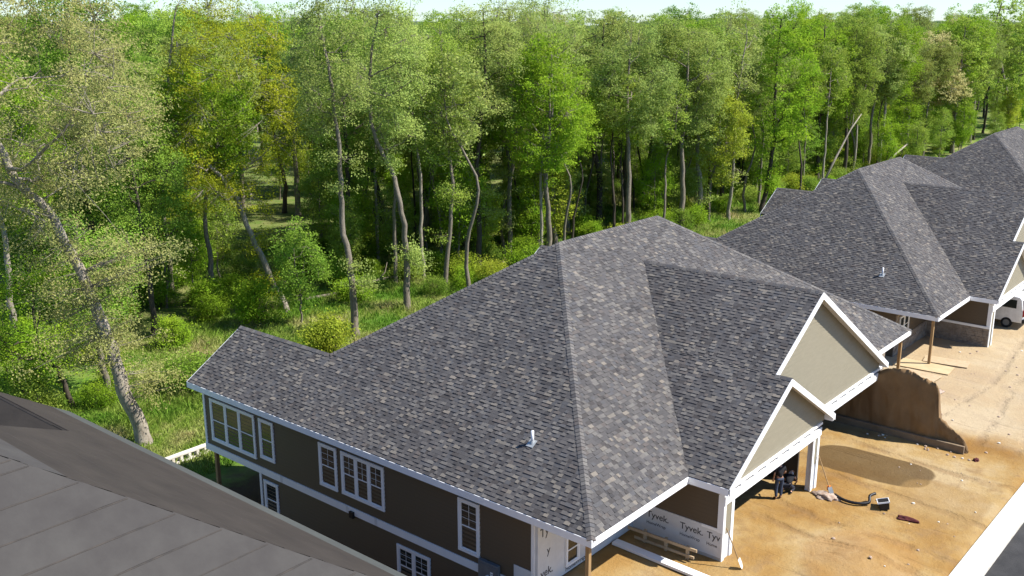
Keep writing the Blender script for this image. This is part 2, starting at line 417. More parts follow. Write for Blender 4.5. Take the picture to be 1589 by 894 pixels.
def strip(name, m, y0, y1, dz, thick, x0=-120, x1=260, n=60):
    mb = MB(); xs = np.linspace(x0, x1, n + 1)
    for i in range(n):
        a, b = xs[i], xs[i + 1]; za, zb = gfront(a) + dz, gfront(b) + dz
        mb.add([(a, y0, za), (b, y0, zb), (b, y1, zb), (a, y1, za)], [(0, 1, 2, 3)])
        for y in (y0, y1):
            mb.add([(a, y, za), (b, y, zb), (b, y, zb - thick), (a, y, za - thick)], [(0, 1, 2, 3)])
    o = mb.build(name, m); tag(o, kind='structure'); return o
strip('road', 'asphalt', -16.5, -8.62, -0.10, 0.10)
strip('kerb', 'pale_concrete', -8.62, -7.72, 0.02, 0.25)
# ------------------------------------------------------------------ house geometry (metres; roof edge at z = 0, front-left roof corner at the origin)
W, D, LW = 28.39, 18.37, 22.0
pL, pF, pG = 0.62, 0.6937, 0.6156
uA = pF * D / 2 / pL; HM = pF * D / 2
AW = 2.99
g0, gr, gs = 5.857, 14.2, 10.33
e1, e2 = 0.95, 1.60
g1 = 2 * gr - g0; HG = pG * (gr - g0); HS = pG * (gs - g0); s1 = 2 * gs - g0
vw = D - AW * pL / pF
V = Vector
F0, A1, A2, RC = V((0, 0, 0)), V((uA, D / 2, HM)), V((W - uA, D / 2, HM)), V((W, 0, 0))
WJ, WR, LE = V((AW, vw, pL * AW)), V((AW, LW, pL * AW)), V((0, LW, 0))
WJr, WRr, LEr = V((W - AW, vw, pL * AW)), V((W - AW, LW, pL * AW)), V((W, LW, 0))
V0, V1, VT = V((g0, 0, 0)), V((g1, 0, 0)), V((gr, HG / pF, HG))
GA, GL, SA = V((gr, -e1, HG)), V((gs, -e1, HS)), V((gs, -e2, HS))
GE, SR, SRb, GR = V((g0, -e2, 0)), V((s1, -e2, 0)), V((s1, -e1, 0)), V((g1, -e1, 0))
FM = V((gr, D / 2, HM))
# name: polygon (counter-clockwise from above), direction along the eave, up-slope direction
def upd(ax, p): return V((ax[0], ax[1], p)).normalized()
SLOPES = {
 'left':  ([F0, A1, WJ, WR, LE], V((0, -1, 0)), upd((1, 0), pL)),
 'wingl': ([WJ, V((2 * AW, D, 0)), V((2 * AW, LW, 0)), WR], V((0, 1, 0)), upd((-1, 0), pL)),
 'back':  ([V((2 * AW, D, 0)), WJ, A1, A2, WJr, V((W - 2 * AW, D, 0))], V((-1, 0, 0)), upd((0, -1), pF)),
 'wingr': ([V((W - 2 * AW, D, 0)), WJr, WRr, V((W - 2 * AW, LW, 0))], V((0, -1, 0)), upd((1, 0), pL)),
 'right': ([RC, LEr, WRr, WJr, A2], V((0, 1, 0)), upd((-1, 0), pL)),
 'frontl': ([F0, V0, VT, FM, A1], V((1, 0, 0)), upd((0, 1), pF)),
 'frontr': ([V1, RC, A2, FM, VT], V((1, 0, 0)), upd((0, 1), pF)),
 'garl':  ([V0, GE, SA, GL, GA, VT], V((0, -1, 0)), upd((1, 0), pG)),
 'garr':  ([GR, V1, VT, GA], V((0, 1, 0)), upd((-1, 0), pG)),
 'smallr': ([SR, SRb, GL, SA], V((0, 1, 0)), upd((-1, 0), pG)),
}
CAMP = cam.location.copy()

def rows(name, ex):
    """courses of one slope: (d0, d1, lo0, hi0, lo1, hi1) in slope coordinates, and the slope's frame"""
    poly, e, s = SLOPES[name]
    zmin = min(poly, key=lambda p: p.z); O = V(zmin)
    n = e.cross(s).normalized()
    if n.z < 0: n = -n
    P = [((p - O).dot(e), (p - O).dot(s)) for p in poly]
    dmax = max(p[1] for p in P)
    def cut(d):
        xs = []
        for i in range(len(P)):
            (x0, y0), (x1, y1) = P[i], P[(i + 1) % len(P)]
            if (y0 - d) * (y1 - d) < 0: xs.append(x0 + (x1 - x0) * (d - y0) / (y1 - y0))
        return (min(xs), max(xs)) if len(xs) >= 2 else None
    ds = sorted(set([round(k * ex, 5) for k in range(int(dmax / ex) + 1)] + [round(p[1], 5) for p in P if p[1] > 0.01]))
    bp = [ds[0]]
    for d in ds[1:]:
        if d - bp[-1] > 0.012: bp.append(d)
    out = []
    for d0, d1 in zip(bp[:-1], bp[1:]):
        a, b = cut(d0 + 1e-4), cut(d1 - 1e-4)
        if a and b: out.append((d0, d1, a[0], a[1], b[0], b[1]))
    return O, e, s, n, out

PAL = 0.70 * np.array([1.035, 1.0, 0.93]) * np.array([(0.115, 0.112, 0.118), (0.135, 0.130, 0.133), (0.10, 0.098, 0.106), (0.155, 0.150, 0.150), (0.085, 0.084, 0.092), (0.125, 0.113, 0.113),
                (0.055, 0.055, 0.063), (0.21, 0.195, 0.18), (0.26, 0.235, 0.21), (0.105, 0.108, 0.122), (0.18, 0.175, 0.175), (0.07, 0.066, 0.07)])
PALP = np.array([15, 15, 13, 11, 10, 9, 3, 8, 3.0, 7, 9, 4.0]); PALP = PALP / PALP.sum(); PAL = PAL.mean(0) + 0.85 * (PAL - PAL.mean(0))
TW = [0.13, 0.17, 0.22, 0.29]; TT = [0.006, 0.026]
EX = 0.152
DARKS = [2, 4, 9, 11, 4, 2]
SEPARATE = 300
def tab_geo(lo0, hi0, lo1, hi1, ex, t):
    """a shingle tab in (along, up, out) coordinates"""
    vs = [(lo0, 0, t), (hi0, 0, t), (hi1, ex, 0.002), (lo1, ex, 0.002), (lo0, 0, -0.008), (hi0, 0, -0.008), (hi1, ex, -0.008), (lo1, ex, -0.008)]
    return vs, [(0, 1, 2, 3), (4, 5, 1, 0), (5, 6, 2, 1), (7, 4, 0, 3)]
def make_shingles():
    tabs = []
    r = np.random.default_rng(5)
    for name in SLOPES:
        O, e, s, n, rr = rows(name, EX)
        for (d0, d1, lo0, hi0, lo1, hi1) in rr:
            x = min(lo0, lo1) - r.uniform(0, 0.4); end = max(hi0, hi1); up_ = r.random() < 0.5
            while x < end:
                w = TW[r.integers(4)]; c = r.choice(12, p=PALP)
                up_ = not up_ if r.random() < 0.85 else up_
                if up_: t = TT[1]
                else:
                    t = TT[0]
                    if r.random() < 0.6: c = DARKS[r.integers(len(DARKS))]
                a0, b0 = np.clip((x, x + w), lo0, hi0); a1, b1 = np.clip((x, x + w), lo1, hi1)
                if b0 - a0 > 0.01 or b1 - a1 > 0.01:
                    full = abs(b0 - a0 - w) < 1e-6 and abs(b1 - a1 - w) < 1e-6 and abs(d1 - d0 - EX) < 1e-6
                    cen = O + e * (x + w / 2) + s * (d0 + EX / 2)
                    tabs.append((O, e, s, n, x, d0, d1, a0, b0, a1, b1, w, c, t, full, (cen - CAMP).length if name in ('left', 'frontl', 'garl') else 1e9))
                x += w
    order = sorted((i for i in range(len(tabs)) if tabs[i][14]), key=lambda i: tabs[i][15])[:SEPARATE]
    near = set(order)
    def join(idx, nm):
        vs, fs, cs = [], [], []
        for i in idx:
            O, e, s, n, x, d0, d1, a0, b0, a1, b1, w, c, t, full, dist = tabs[i]
            pv, pf = tab_geo(a0, b0, a1, b1, d1 - d0, t)
            b = len(vs); o = O + s * d0
            vs += [tuple(o + e * p[0] + s * p[1] + n * p[2]) for p in pv]
            fs += [[k + b for k in f] for f in pf]
            col = PAL[c]
            cs += [(*col, 1)] * 4 + [(*(col * 0.3), 1)] * 4  # butt edge darkened: printed band, with the course shadow painted in stronger
        return fast_mesh(nm, vs, fs, 'asphalt_shingle', False, cs)
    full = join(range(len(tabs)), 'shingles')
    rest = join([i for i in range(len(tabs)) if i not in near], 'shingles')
    cache = {}; singles = []
    for i in order:
        O, e, s, n, x, d0, d1, a0, b0, a1, b1, w, c, t, fl, dist = tabs[i]
        k = (w, c, t)
        if k not in cache:
            pv, pf = tab_geo(0, w, 0, w, EX, t)
            cache[k] = fast_mesh('shingle', pv, pf, 'asphalt_shingle', False, [(*PAL[c], 1)] * 4 + [(*(PAL[c] * 0.3), 1)] * 4)  # same painted course shadow on the butt edge of single tabs
        o = O + e * x + s * d0
        M = Matrix(((e.x, s.x, n.x, o.x), (e.y, s.y, n.y, o.y), (e.z, s.z, n.z, o.z), (0, 0, 0, 1)))
        singles.append((cache[k], M))
    return full, rest, singles
SH_FULL, SH_REST, SH_SINGLE = make_shingles()

def snorm(name):
    poly, e, s = SLOPES[name]; n = e.cross(s).normalized()
    return n if n.z > 0 else -n
def make_caps():
    vs, fs, cs = [], [], []; r = np.random.default_rng(8)
    lines = [(F0, A1, 'left', 'frontl'), (RC, A2, 'right', 'frontr'), (A1, A2, 'frontl', 'back'), (WJ, A1, 'left', 'back'), (WJr, A2, 'right', 'back'),
             (WR, WJ, 'left', 'wingl'), (WRr, WJr, 'right', 'wingr'), (GA, VT, 'garl', 'garr'), (SA, GL, 'garl', 'smallr')]
    for p, q, na, nb in lines:
        d = (q - p); L = d.length; d.normalize(); n1, n2 = snorm(na), snorm(nb)
        sd = []
        for nn, other in ((n1, n2), (n2, n1)):
            k = nn.cross(d).normalized()
            if k.dot(other) > 0: k = -k
            if k.z > 0.2: k = -k
            sd.append(k)
        nm = (n1 + n2).normalized(); N = max(2, int(L / 0.165)); st = L / N
        for i in range(N):
            c = PAL[r.choice([0, 1, 3, 10, 2, 5, 9])] * 1.12
            o0, o1 = p + d * (i * st - 0.01), p + d * ((i + 1) * st)
            h0, h1 = 0.036, 0.018; wd = 0.15
            b = len(vs)
            for o, h in ((o0, h0), (o1, h1)):
                vs += [tuple(o + sd[0] * wd + n1 * (h - 0.006)), tuple(o + nm * (h + 0.006)), tuple(o + sd[1] * wd + n2 * (h - 0.006))]
            vs += [tuple(o0 + sd[0] * wd), tuple(o0 + nm * 0.002), tuple(o0 + sd[1] * wd), tuple(o1 + sd[0] * wd), tuple(o1 + sd[1] * wd)]
            fs += [[b, b + 1, b + 4, b + 3], [b + 1, b + 2, b + 5, b + 4], [b + 6, b + 7, b + 1, b], [b + 7, b + 8, b + 2, b + 1], [b + 6, b, b + 3, b + 9], [b + 8, b + 10, b + 5, b + 2]]
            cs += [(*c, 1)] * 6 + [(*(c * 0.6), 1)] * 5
    return fast_mesh('ridge_caps', vs, fs, 'asphalt_shingle', False, cs)
CAPS = make_caps()

def lettering(parent, s, size, M, name='lettering'):
    cu = bpy.data.curves.new(name, 'FONT'); cu.body = s; cu.size = size; cu.extrude = 0.0015; cu.align_x = 'LEFT'; cu.offset = size * 0.012
    tmp = bpy.data.objects.new('tmp_text', cu); COL.objects.link(tmp)
    bpy.context.view_layer.update()
    dg = bpy.context.evaluated_depsgraph_get()
    me = bpy.data.meshes.new_from_object(tmp.evaluated_get(dg)); me.name = name
    bpy.data.objects.remove(tmp); bpy.data.curves.remove(cu)
    me.materials.clear(); me.materials.append(MATS['wrap_ink'])
    o = link(bpy.data.objects.new(name, me), parent); o.matrix_local = M; return o
# text frames: x = reading direction, y = letter up
def M_left(u, v, z):    # on a wall facing -u, reading towards -v
    return Matrix(((0, 0, -1, u), (-1, 0, 0, v), (0, 1, 0, z), (0, 0, 0, 1)))
def M_front(u, v, z):   # on a wall facing -v, reading towards +u
    return Matrix(((1, 0, 0, u), (0, 0, -1, v), (0, 1, 0, z), (0, 0, 0, 1)))

def window(parent, w, h, cols, M, grille=False, trim=0.115):
    """trim frame > sash rails, panes, muntins ; local x right, y up, z outwards"""
    def B(mb, x0, x1, y0, y1, z0, z1): mb.box(x0, x1, y0, y1, z0, z1)
    mb = MB()
    B(mb, -w / 2, w / 2, h / 2 - trim, h / 2, -0.05, 0.05); B(mb, -w / 2, w / 2, -h / 2, -h / 2 + trim, -0.05, 0.055)
    B(mb, -w / 2, -w / 2 + trim, -h / 2 + trim, h / 2 - trim, -0.05, 0.047); B(mb, w / 2 - trim, w / 2, -h / 2 + trim, h / 2 - trim, -0.05, 0.047)
    iw, ih = w - 2 * trim, h - 2 * trim; cw = iw / cols
    for c in range(1, cols):
        x = -iw / 2 + c * cw; B(mb, x - 0.055, x + 0.055, -ih / 2, ih / 2, -0.05, 0.036)
    fr = mb.build('window', 'white_paint', parent); fr.matrix_local = M
    for c in range(cols):
        x0 = -iw / 2 + c * cw + (0.055 if c else 0); x1 = -iw / 2 + (c + 1) * cw - (0.055 if c < cols - 1 else 0)
        sb = MB(); k = 0.045
        B(sb, x0, x0 + k, -ih / 2, ih / 2, -0.02, 0.026); B(sb, x1 - k, x1, -ih / 2, ih / 2, -0.02, 0.026)
        for y in (-ih / 2 + k / 2, ih / 2 - k / 2, 0): B(sb, x0 + k, x1 - k, y - k / 2, y + k / 2, -0.02, 0.024)
        sb.build('sash', 'white_paint', fr)
        for y0, y1, zz in ((-ih / 2 + k, -k / 2, 0.0), (k / 2, ih / 2 - k, 0.008)):
            pb = MB(); B(pb, x0 + k, x1 - k, y0, y1, zz - 0.006, zz); pb.build('pane', 'window_glass', fr)
            if grille and y0 > 0:
                gb = MB(); xm = (x0 + x1) / 2
                B(gb, xm - 0.006, xm + 0.006, y0, y1, zz, zz + 0.010)
                for f in (1 / 3, 2 / 3): B(gb, x0 + k, x1 - k, y0 + (y1 - y0) * f - 0.006, y0 + (y1 - y0) * f + 0.006, zz, zz + 0.008)
                gb.build('muntin', 'white_paint', fr)
    return fr

BOARD = {}
def siding(parent, M, x0, x1, z0, z1, m, ex=0.165):
    """lap boards, one object each; local x along, y up, z out"""
    if m not in BOARD:
        vs = [(0, 0, 0), (1, 0, 0), (1, 1, 0), (0, 1, 0), (0, 0, 1), (1, 0, 1), (1, 1, 0.25), (0, 1, 0.25)]
        BOARD[m] = fast_mesh('siding_board', vs, [(4, 5, 6, 7), (0, 1, 5, 4), (1, 2, 6, 5), (3, 0, 4, 7)], m)
    z = z0
    while z < z1 - 0.02:
        hgt = min(ex, z1 - z)
        o = link(bpy.data.objects.new('siding_board', BOARD[m]), parent)
        o.matrix_local = M @ Matrix.Translation((x0, z, 0)) @ Matrix.Diagonal((x1 - x0, hgt, 0.034, 1))
        z += ex
def gable_siding(parent, v, uc, umin, umax, zlo, p, m, ex=0.185, drop=0.16, cut=None):
    """lap boards of a gable, each cut to the slope of the roof"""
    half = (umax - umin) / 2; z = zlo
    while True:
        zt = z + ex
        def ext(zz):
            k = max(0, (zz + drop)) / p
            return umin + k, umax - k
        a, b = ext(z); c, d = ext(zt)
        if cut: a = max(a, cut); c = max(c, cut)
        if b - a < 0.1: break
        if d < c: c = d = (c + d) / 2
        y0, y1 = v - 0.03, v - 0.008
        vs = [(a, y0, z), (b, y0, z), (d, y1, zt), (c, y1, zt), (a, v, z), (b, v, z), (d, v, zt), (c, v, zt)]
        link(bpy.data.objects.new('siding_board', fast_mesh('siding_board', vs, [(0, 1, 2, 3), (4, 5, 1, 0), (5, 6, 2, 1), (7, 4, 0, 3)], m)), parent)
        z = zt
        if d - c < 0.05: break

def stone_cladding(parent, M, x0, x1, z0, z1, seed):
    r = random.Random(seed); mb = MB(); z = z0
    while z < z1 - 0.03:
        h = min(r.choice((0.09, 0.12, 0.16)), z1 - z); x = x0
        while x < x1 - 0.02:
            w = min(r.uniform(0.18, 0.5), x1 - x); t = r.uniform(0.03, 0.075)
            mb.box(x + 0.005, x + w - 0.005, z + 0.004, z + h - 0.004, 0, t); x += w
        z += h
    for i, p in enumerate(mb.v): mb.v[i] = tuple(M @ V(p))
    return tag(mb.build('stone_cladding', 'stone_mix', parent), kind='stuff')

def slab_poly(mb, poly, top, thick): mb.prism([V(p) + V((0, 0, top - thick)) for p in poly], (0, 0, thick))

def rakeboard(root, p, q, vface, hgt=0.27, thick=0.045, m='white_paint'):
    mb = MB()
    poly = [V((p.x, vface, p.z - 0.006)), V((q.x, vface, q.z - 0.006)), V((q.x, vface, q.z - hgt)), V((p.x, vface, p.z - hgt))]
    mb.prism(poly, (0, thick, 0)); return mb.build('rake_board', m, root)
def box(root, name, m, *b, **k): return MB().box(*b).build(name, m, root, **k)

def band(root, u0, u1, v):
    """white header over a garage opening, a slotted ledge along its top"""
    b = box(root, 'garage_header', 'white_paint', u0, u1, v - 0.06, v + 0.12, -0.90, -0.56)
    box(b, 'ledge_board', 'white_paint', u0, u1, v - 0.075, v + 0.10, -0.43, -0.33)
    x = u0 + 0.15
    while x < u1 - 0.6:
        box(b, 'blocking', 'white_paint', x, x + 0.32, v - 0.055, v + 0.08, -0.56, -0.43); x += 0.98
    box(b, 'slot_backing', 'foundation', u0, u1, v + 0.0, v + 0.06, -0.559, -0.431)

def house(loc, variant, label):
    root = empty('house', loc); tag(root, label, 'house', 'houses along the street')
    # roof deck, then what lies on it
    deck = MB()
    for nm, (poly, e, s) in SLOPES.items(): slab_poly(deck, poly, -0.010, 0.11)
    roof = deck.build('roof', 'underlay_grey' if variant == 'underlay' else 'foundation', root)
    if variant == 'underlay':
        r = random.Random(3)
        for nm in SLOPES:
            if nm in ('back', 'wingl', 'left'): continue
            O, e, s, n, rr = rows(nm, 0.87)
            for i, (d0, d1, lo0, hi0, lo1, hi1) in enumerate(rr):
                N = max(3, int((hi0 - lo0) / 0.5)); mb = MB(); vs = []
                for k in range(N + 1):
                    f = k / N; w0 = 0.016 * mnoise.noise(V((f * N * 0.35, i * 3.1, len(nm))))
                    rip = 0.006 * mnoise.noise(V((f * N * 0.6, i * 1.7, 9)))
                    a = O + e * (lo0 + (hi0 - lo0) * f) + s * (d0 + w0 - 0.03); b = O + e * (lo1 + (hi1 - lo1) * f) + s * (d1 + 0.02)
                    vs += [a + n * 0.002, a + n * (0.017 + abs(rip)), (a + b) / 2 + n * (0.010 + rip), b + n * 0.004]
                fs = [(k * 4 + j, k * 4 + 4 + j, k * 4 + 5 + j, k * 4 + 1 + j) for k in range(N) for j in range(3)]
                mb.add(vs, fs)
                m = 'underlay_grey'
                if nm in ('right', 'wingr'): m = 'underlay_brown' if d0 < 8.2 else 'underlay_grey'
                if nm == 'right' and i == 0: m = 'underlay_edge'
                st_ = mb.build('underlayment_strip', m, roof)
                if i and nm in ('frontl', 'frontr', 'garl', 'garr'):
                    a = O + e * lo0 + s * (d0 - 0.045) + n * 0.012; b = O + e * hi0 + s * (d0 - 0.045) + n * 0.012
                    MB().bar(a, b, 0.035, 0.006, up=n).build('seam_strip', 'foundation', roof)  # thin dark strip along the lap edge of the sheet
                elif i > 1 and nm in ('right', 'wingr'):
                    f0, f1 = 0.0, r.uniform(0.75, 1.0)
                    a = O + e * (lo0 + (hi0 - lo0) * f0) + s * (d0 - 0.04) + n * 0.012; b = O + e * (lo0 + (hi0 - lo0) * f1) + s * (d0 - 0.04) + n * 0.012
                    MB().bar(a, b, 0.03, 0.006, up=n).build('seam_strip', 'foundation', roof)  # thin dark strip along part of the lap edge
        for k in range(0):   # scraps of paper and fixings left on the sheets
            nm = r.choice(('frontr', 'frontr', 'right'))
            poly, e, s = SLOPES[nm]; n = snorm(nm)
            O = V((W, 0, 0)); a = r.uniform(2, 8)
            P = (O - V((1, 0, 0)) * r.uniform(a * 0.9 + 0.6, 9) + s * a) if nm == 'frontr' else (O + V((0, 1, 0)) * r.uniform(6, 18) + s * r.uniform(0.6, 5))
            mb = MB(); t = r.uniform(0, 3); w = r.uniform(0.02, 0.045); l = r.uniform(0.03, 0.1)
            q = e * math.cos(t) + s * math.sin(t); q2 = n.cross(q)
            P = P + n * 0.028
            mb.prism([P - q * l / 2 - q2 * w / 2, P + q * l / 2 - q2 * w / 2, P + q * l / 2 + q2 * w / 2, P - q * l / 2 + q2 * w / 2], n * 0.006)
            mb.build('paper_scrap', 'white_cloth', roof)
    else:
        main = variant == 'wrap'
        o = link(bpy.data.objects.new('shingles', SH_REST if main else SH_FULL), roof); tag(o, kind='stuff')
        if main:
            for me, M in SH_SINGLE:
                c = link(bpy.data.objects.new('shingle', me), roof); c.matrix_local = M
        o = link(bpy.data.objects.new('ridge_caps', CAPS), roof); tag(o, kind='stuff')
        vz = 2.17
        pipe = MB().tube([(vz, 4.09, vz * pL - 0.05), (vz, 4.09, vz * pL + 0.46)], 0.055, 12).build('vent_pipe', 'pipe_white', root, True)
        fl = MB(); nL = snorm('left'); c = V((vz - 0.02, 4.09, (vz - 0.02) * pL)) + nL * 0.03; sL = SLOPES['left'][2]; ee = V((0, 1, 0))
        fl.prism([c - ee * .15 - sL * .17, c + ee * .15 - sL * .17, c + ee * .15 + sL * .15, c - ee * .15 + sL * .15], nL * 0.008)
        fl.tube([(vz, 4.09, vz * pL), (vz, 4.09, vz * pL + 0.10)], [0.10, 0.06], 12); fl.build('flashing', 'lead_flashing', pipe)
    wp = 'white_paint'; T, Bm = -0.014, -0.27
    # fascia boards, one per eave
    box(root, 'fascia', wp, -0.035, -0.002, -0.035, LW + 0.02, Bm, T)
    box(root, 'fascia', wp, -0.0015, g0 - 0.036, -0.036, -0.002, Bm, T - 0.001)
    box(root, 'fascia', wp, g0 - 0.035, g0 - 0.002, -e2 + 0.02, -0.0018, Bm, T - 0.002)
    box(root, 'fascia', wp, g1 + 0.036, W + 0.0015, -0.036, -0.002, Bm, T)
    box(root, 'fascia', wp, W + 0.002, W + 0.035, -0.036, LW + 0.02, Bm, T)
    box(root, 'fascia', wp, g1 + 0.002, g1 + 0.035, -e1 + 0.02, -0.0018, Bm, T - 0.002)
    box(root, 'fascia', wp, s1 - 0.10, s1 + 0.035, -e2 + 0.03, -0.60, Bm - 0.05, T - 0.002)
    # soffits
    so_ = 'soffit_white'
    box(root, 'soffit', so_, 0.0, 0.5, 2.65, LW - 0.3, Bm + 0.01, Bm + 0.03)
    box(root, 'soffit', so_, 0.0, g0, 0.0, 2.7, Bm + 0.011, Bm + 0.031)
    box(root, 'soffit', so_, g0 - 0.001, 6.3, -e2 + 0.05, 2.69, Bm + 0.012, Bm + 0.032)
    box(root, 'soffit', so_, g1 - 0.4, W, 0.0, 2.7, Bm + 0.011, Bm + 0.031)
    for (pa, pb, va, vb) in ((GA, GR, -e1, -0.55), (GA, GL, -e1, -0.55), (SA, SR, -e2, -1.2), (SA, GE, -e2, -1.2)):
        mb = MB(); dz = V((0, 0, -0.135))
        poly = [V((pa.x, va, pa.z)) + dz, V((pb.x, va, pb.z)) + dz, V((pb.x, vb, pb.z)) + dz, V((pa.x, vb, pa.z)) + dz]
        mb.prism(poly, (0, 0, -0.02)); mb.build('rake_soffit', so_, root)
    rakeboard(root, GA, GR, -e1 - 0.046); rakeboard(root, GL, GA, -e1 - 0.047)
    rakeboard(root, SA, SR, -e2 - 0.046); rakeboard(root, GE, SA, -e2 - 0.047)
    for (p, q) in ((LE, WR), (WR, V((2 * AW, LW, 0))), (LEr, WRr), (WRr, V((W - 2 * AW, LW, 0)))): rakeboard(root, p, q, LW + 0.002)
    ts = 'tan_siding'
    # gables
    gw = MB().prism([V((g0 + 0.3, -0.55, -0.33)), V((g1 - 0.3, -0.55, -0.33)), V((gr, -0.55, HG - 0.16))], (0, 0.1, 0)).build('gable_wall', 'tan_panel', root)
    gable_siding(gw, -0.551, gr, g0, g1, -0.33, pG, ts, cut=gs - 1.3)
    gw2 = MB().prism([V((g0 + 0.3, -1.2, -0.33)), V((s1 - 0.3, -1.2, -0.33)), V((gs, -1.2, HS - 0.16))], (0, 0.1, 0)).build('gable_wall', 'tan_panel', root)
    gable_siding(gw2, -1.201, gs, g0, s1, -0.33, pG, ts)
    band(root, 6.28, 14.42, -1.22); band(root, 14.44, 22.75, -0.57)
    # garage piers
    for (a, b, v, dep) in ((6.3, 7.02, -1.2, 0.42), (13.78, 14.35, -1.2, 0.2)):
        gf = gfront(loc[0] + a) - loc[2] - 0.15
        pr = box(root, 'garage_pier', 'house_wrap' if variant == 'wrap' else ts, a + 0.02, b - 0.02, v, v + dep, gf, -0.90)
        box(pr, 'corner_board', wp, a - 0.03, a + 0.15, v - 0.045, v - 0.002, gf, -0.90)
        box(pr, 'corner_board', wp, b - 0.17, b + 0.03, v - 0.046, v - 0.002, gf, -0.90)
        box(pr, 'corner_board', wp, b - 0.022, b + 0.03, v - 0.0015, v + dep, gf, -0.90)
        box(pr, 'tan_infill', ts, a + 0.151, b - 0.171, v - 0.03, v - 0.003, -2.1, -0.90)
    # main side wall
    gb = -6.35
    wl = MB().box(0.5, 0.66, 2.65, 21.6, -3.1, Bm + 0.01).build('side_wall', 'brown_siding', root)
    wlo = MB().box(0.5, 0.66, 2.65, 17.7, gb, -3.1).build('side_wall', 'brown_siding', root)
    if variant == 'wrap':
        ML = Matrix(((0, 0, -1, 0.5), (-1, 0, 0, 0), (0, 1, 0, 0), (0, 0, 0, 1)))
        siding(wl, ML, -21.48, -2.75, -2.95, Bm + 0.02, 'brown_siding')
        siding(wlo, ML, -17.58, -3.52, -6.25, -3.27, 'brown_siding')
        box(wl, 'corner_board', wp, 0.45, 0.499, 21.5, 21.64, -3.2, Bm); box(wl, 'corner_board', wp, 0.44, 0.499, 2.62, 2.74, -3.0, Bm)
        box(wlo, 'corner_board', wp, 0.45, 0.499, 17.60, 17.74, gb, -3.27)
        box(wlo, 'house_wrap', 'house_wrap', 0.455, 0.499, 2.66, 3.5, -5.2, -2.36)
        bb = box(root, 'band_board', wp, 0.435, 0.499, 3.55, 21.66, -3.27, -2.96)
        box(bb, 'vent_hood', 'black_plastic', 0.33, 0.434, 11.6, 11.82, -3.36, -3.10)
        for v in (16.1, 11.95, 10.3): box(bb, 'joint_cover', 'soffit_white', 0.425, 0.434, v, v + 0.14, -3.262, -2.965)
        def LWIN(va, vb, za, zb, cols, gri):
            c = Matrix(((0, 0, -1, 0.478), (-1, 0, 0, (va + vb) / 2), (0, 1, 0, (za + zb) / 2), (0, 0, 0, 1)))
            window(root, vb - va, zb - za, cols, c, gri)
        LWIN(17.85, 21.1, -2.70, -0.68, 3, False); LWIN(16.56, 17.55, -2.52, -0.70, 1, False)
        LWIN(12.56, 13.64, -2.55, -0.70, 1, True); LWIN(9.86, 12.30, -2.52, -0.70, 3, True)
        LWIN(5.05, 6.06, -2.70, -0.66, 1, True)
        LWIN(16.48, 17.45, -5.2, -3.50, 1, False); LWIN(7.5, 9.26, -5.3, -3.62, 2, True)
        mt = box(root, 'meter_box', 'grey_metal', 0.28, 0.44, 4.08, 4.98, -3.75, -2.62, bevel=0.015)
        box(mt, 'box_cover', 'grey_metal', 0.262, 0.281, 4.14, 4.92, -3.70, -2.70)
        MB().tube([(0.26, 4.5, -3.15), (0.19, 4.5, -3.15)], 0.09, 14).build('meter_dial', 'pipe_white', mt)
        for z in (-2.93, -3.02): box(mt, 'label_plate', 'pipe_white', 0.257, 0.2615, 4.28, 4.40, z - 0.03, z + 0.03)
    # wing ends, back and right walls
    for a, b in ((0.5, 5.5), (W - 5.5, W - 0.5)):
        box(root, 'wing_wall', 'brown_siding', a, b, 21.6, 21.72, -3.1, Bm + 0.02)
        mb = MB().prism([V((a - 0.4, 21.6, Bm + 0.02)), V((b + 0.4, 21.6, Bm + 0.02)), V(((a + b) / 2, 21.6, 1.66))], (0, 0.1, 0)); mb.build('wing_gable', 'tan_panel', root)
        fl = box(root, 'wing_floor', 'soffit_white', a, b, 17.7, 21.74, -3.26, -3.1)
        for u in (a + 0.25, b - 0.25):
            p = MB().box(u - 0.08, u + 0.08, 21.25, 21.41, -6.3 - loc[2], -3.26).build('wood_post', 'lumber', root)
    box(root, 'wing_wall', 'brown_siding', 5.4, 5.5, 17.9, 21.6, -3.1, Bm + 0.02)
    box(root, 'wing_wall', 'brown_siding', W - 5.5, W - 5.4, 17.9, 21.6, -3.1, Bm + 0.02)
    box(root, 'back_wall', 'brown_siding', 0.66, W - 0.66, 17.7, 17.85, gb, Bm + 0.01)
    box(root, 'right_wall', 'brown_siding', W - 0.66, W - 0.5, 2.65, 21.6, -3.1, Bm + 0.01)
    box(root, 'right_wall', 'brown_siding', W - 0.66, W - 0.5, 2.65, 17.7, gb, -3.1)
    # porch: front walls under the eave, garage side wall
    gp = -3.3 - 0.02 * max(0, min(36, loc[0] + 3 - 8)) - loc[2]
    fm = 'house_wrap' if variant == 'wrap' else 'brown_siding'
    fw = box(root, 'porch_wall', fm, 0.5, 6.3, 2.5, 2.649, -3.05, Bm + 0.02)
    box(root, 'foundation_wall', 'foundation', 0.52, 6.28, 2.53, 2.64, gp - 0.6, -3.05)
    fr = box(root, 'porch_wall', 'brown_siding', 22.3, W - 0.5, 2.5, 2.65, gp - 0.6, Bm + 0.02)
    sw = box(root, 'garage_side_wall', 'brown_siding', 6.32, 6.46, -1.2, 2.5, gp - 0.4, Bm + 0.04)
    ML = Matrix(((0, 0, -1, 6.32), (-1, 0, 0, 0), (0, 1, 0, 0), (0, 0, 0, 1)))
    siding(sw, ML, -2.48, 1.0, -1.86, Bm + 0.02, 'brown_siding')
    box(sw, 'corner_board', wp, 6.262, 6.319, -1.25, -1.02, -2.0, Bm)
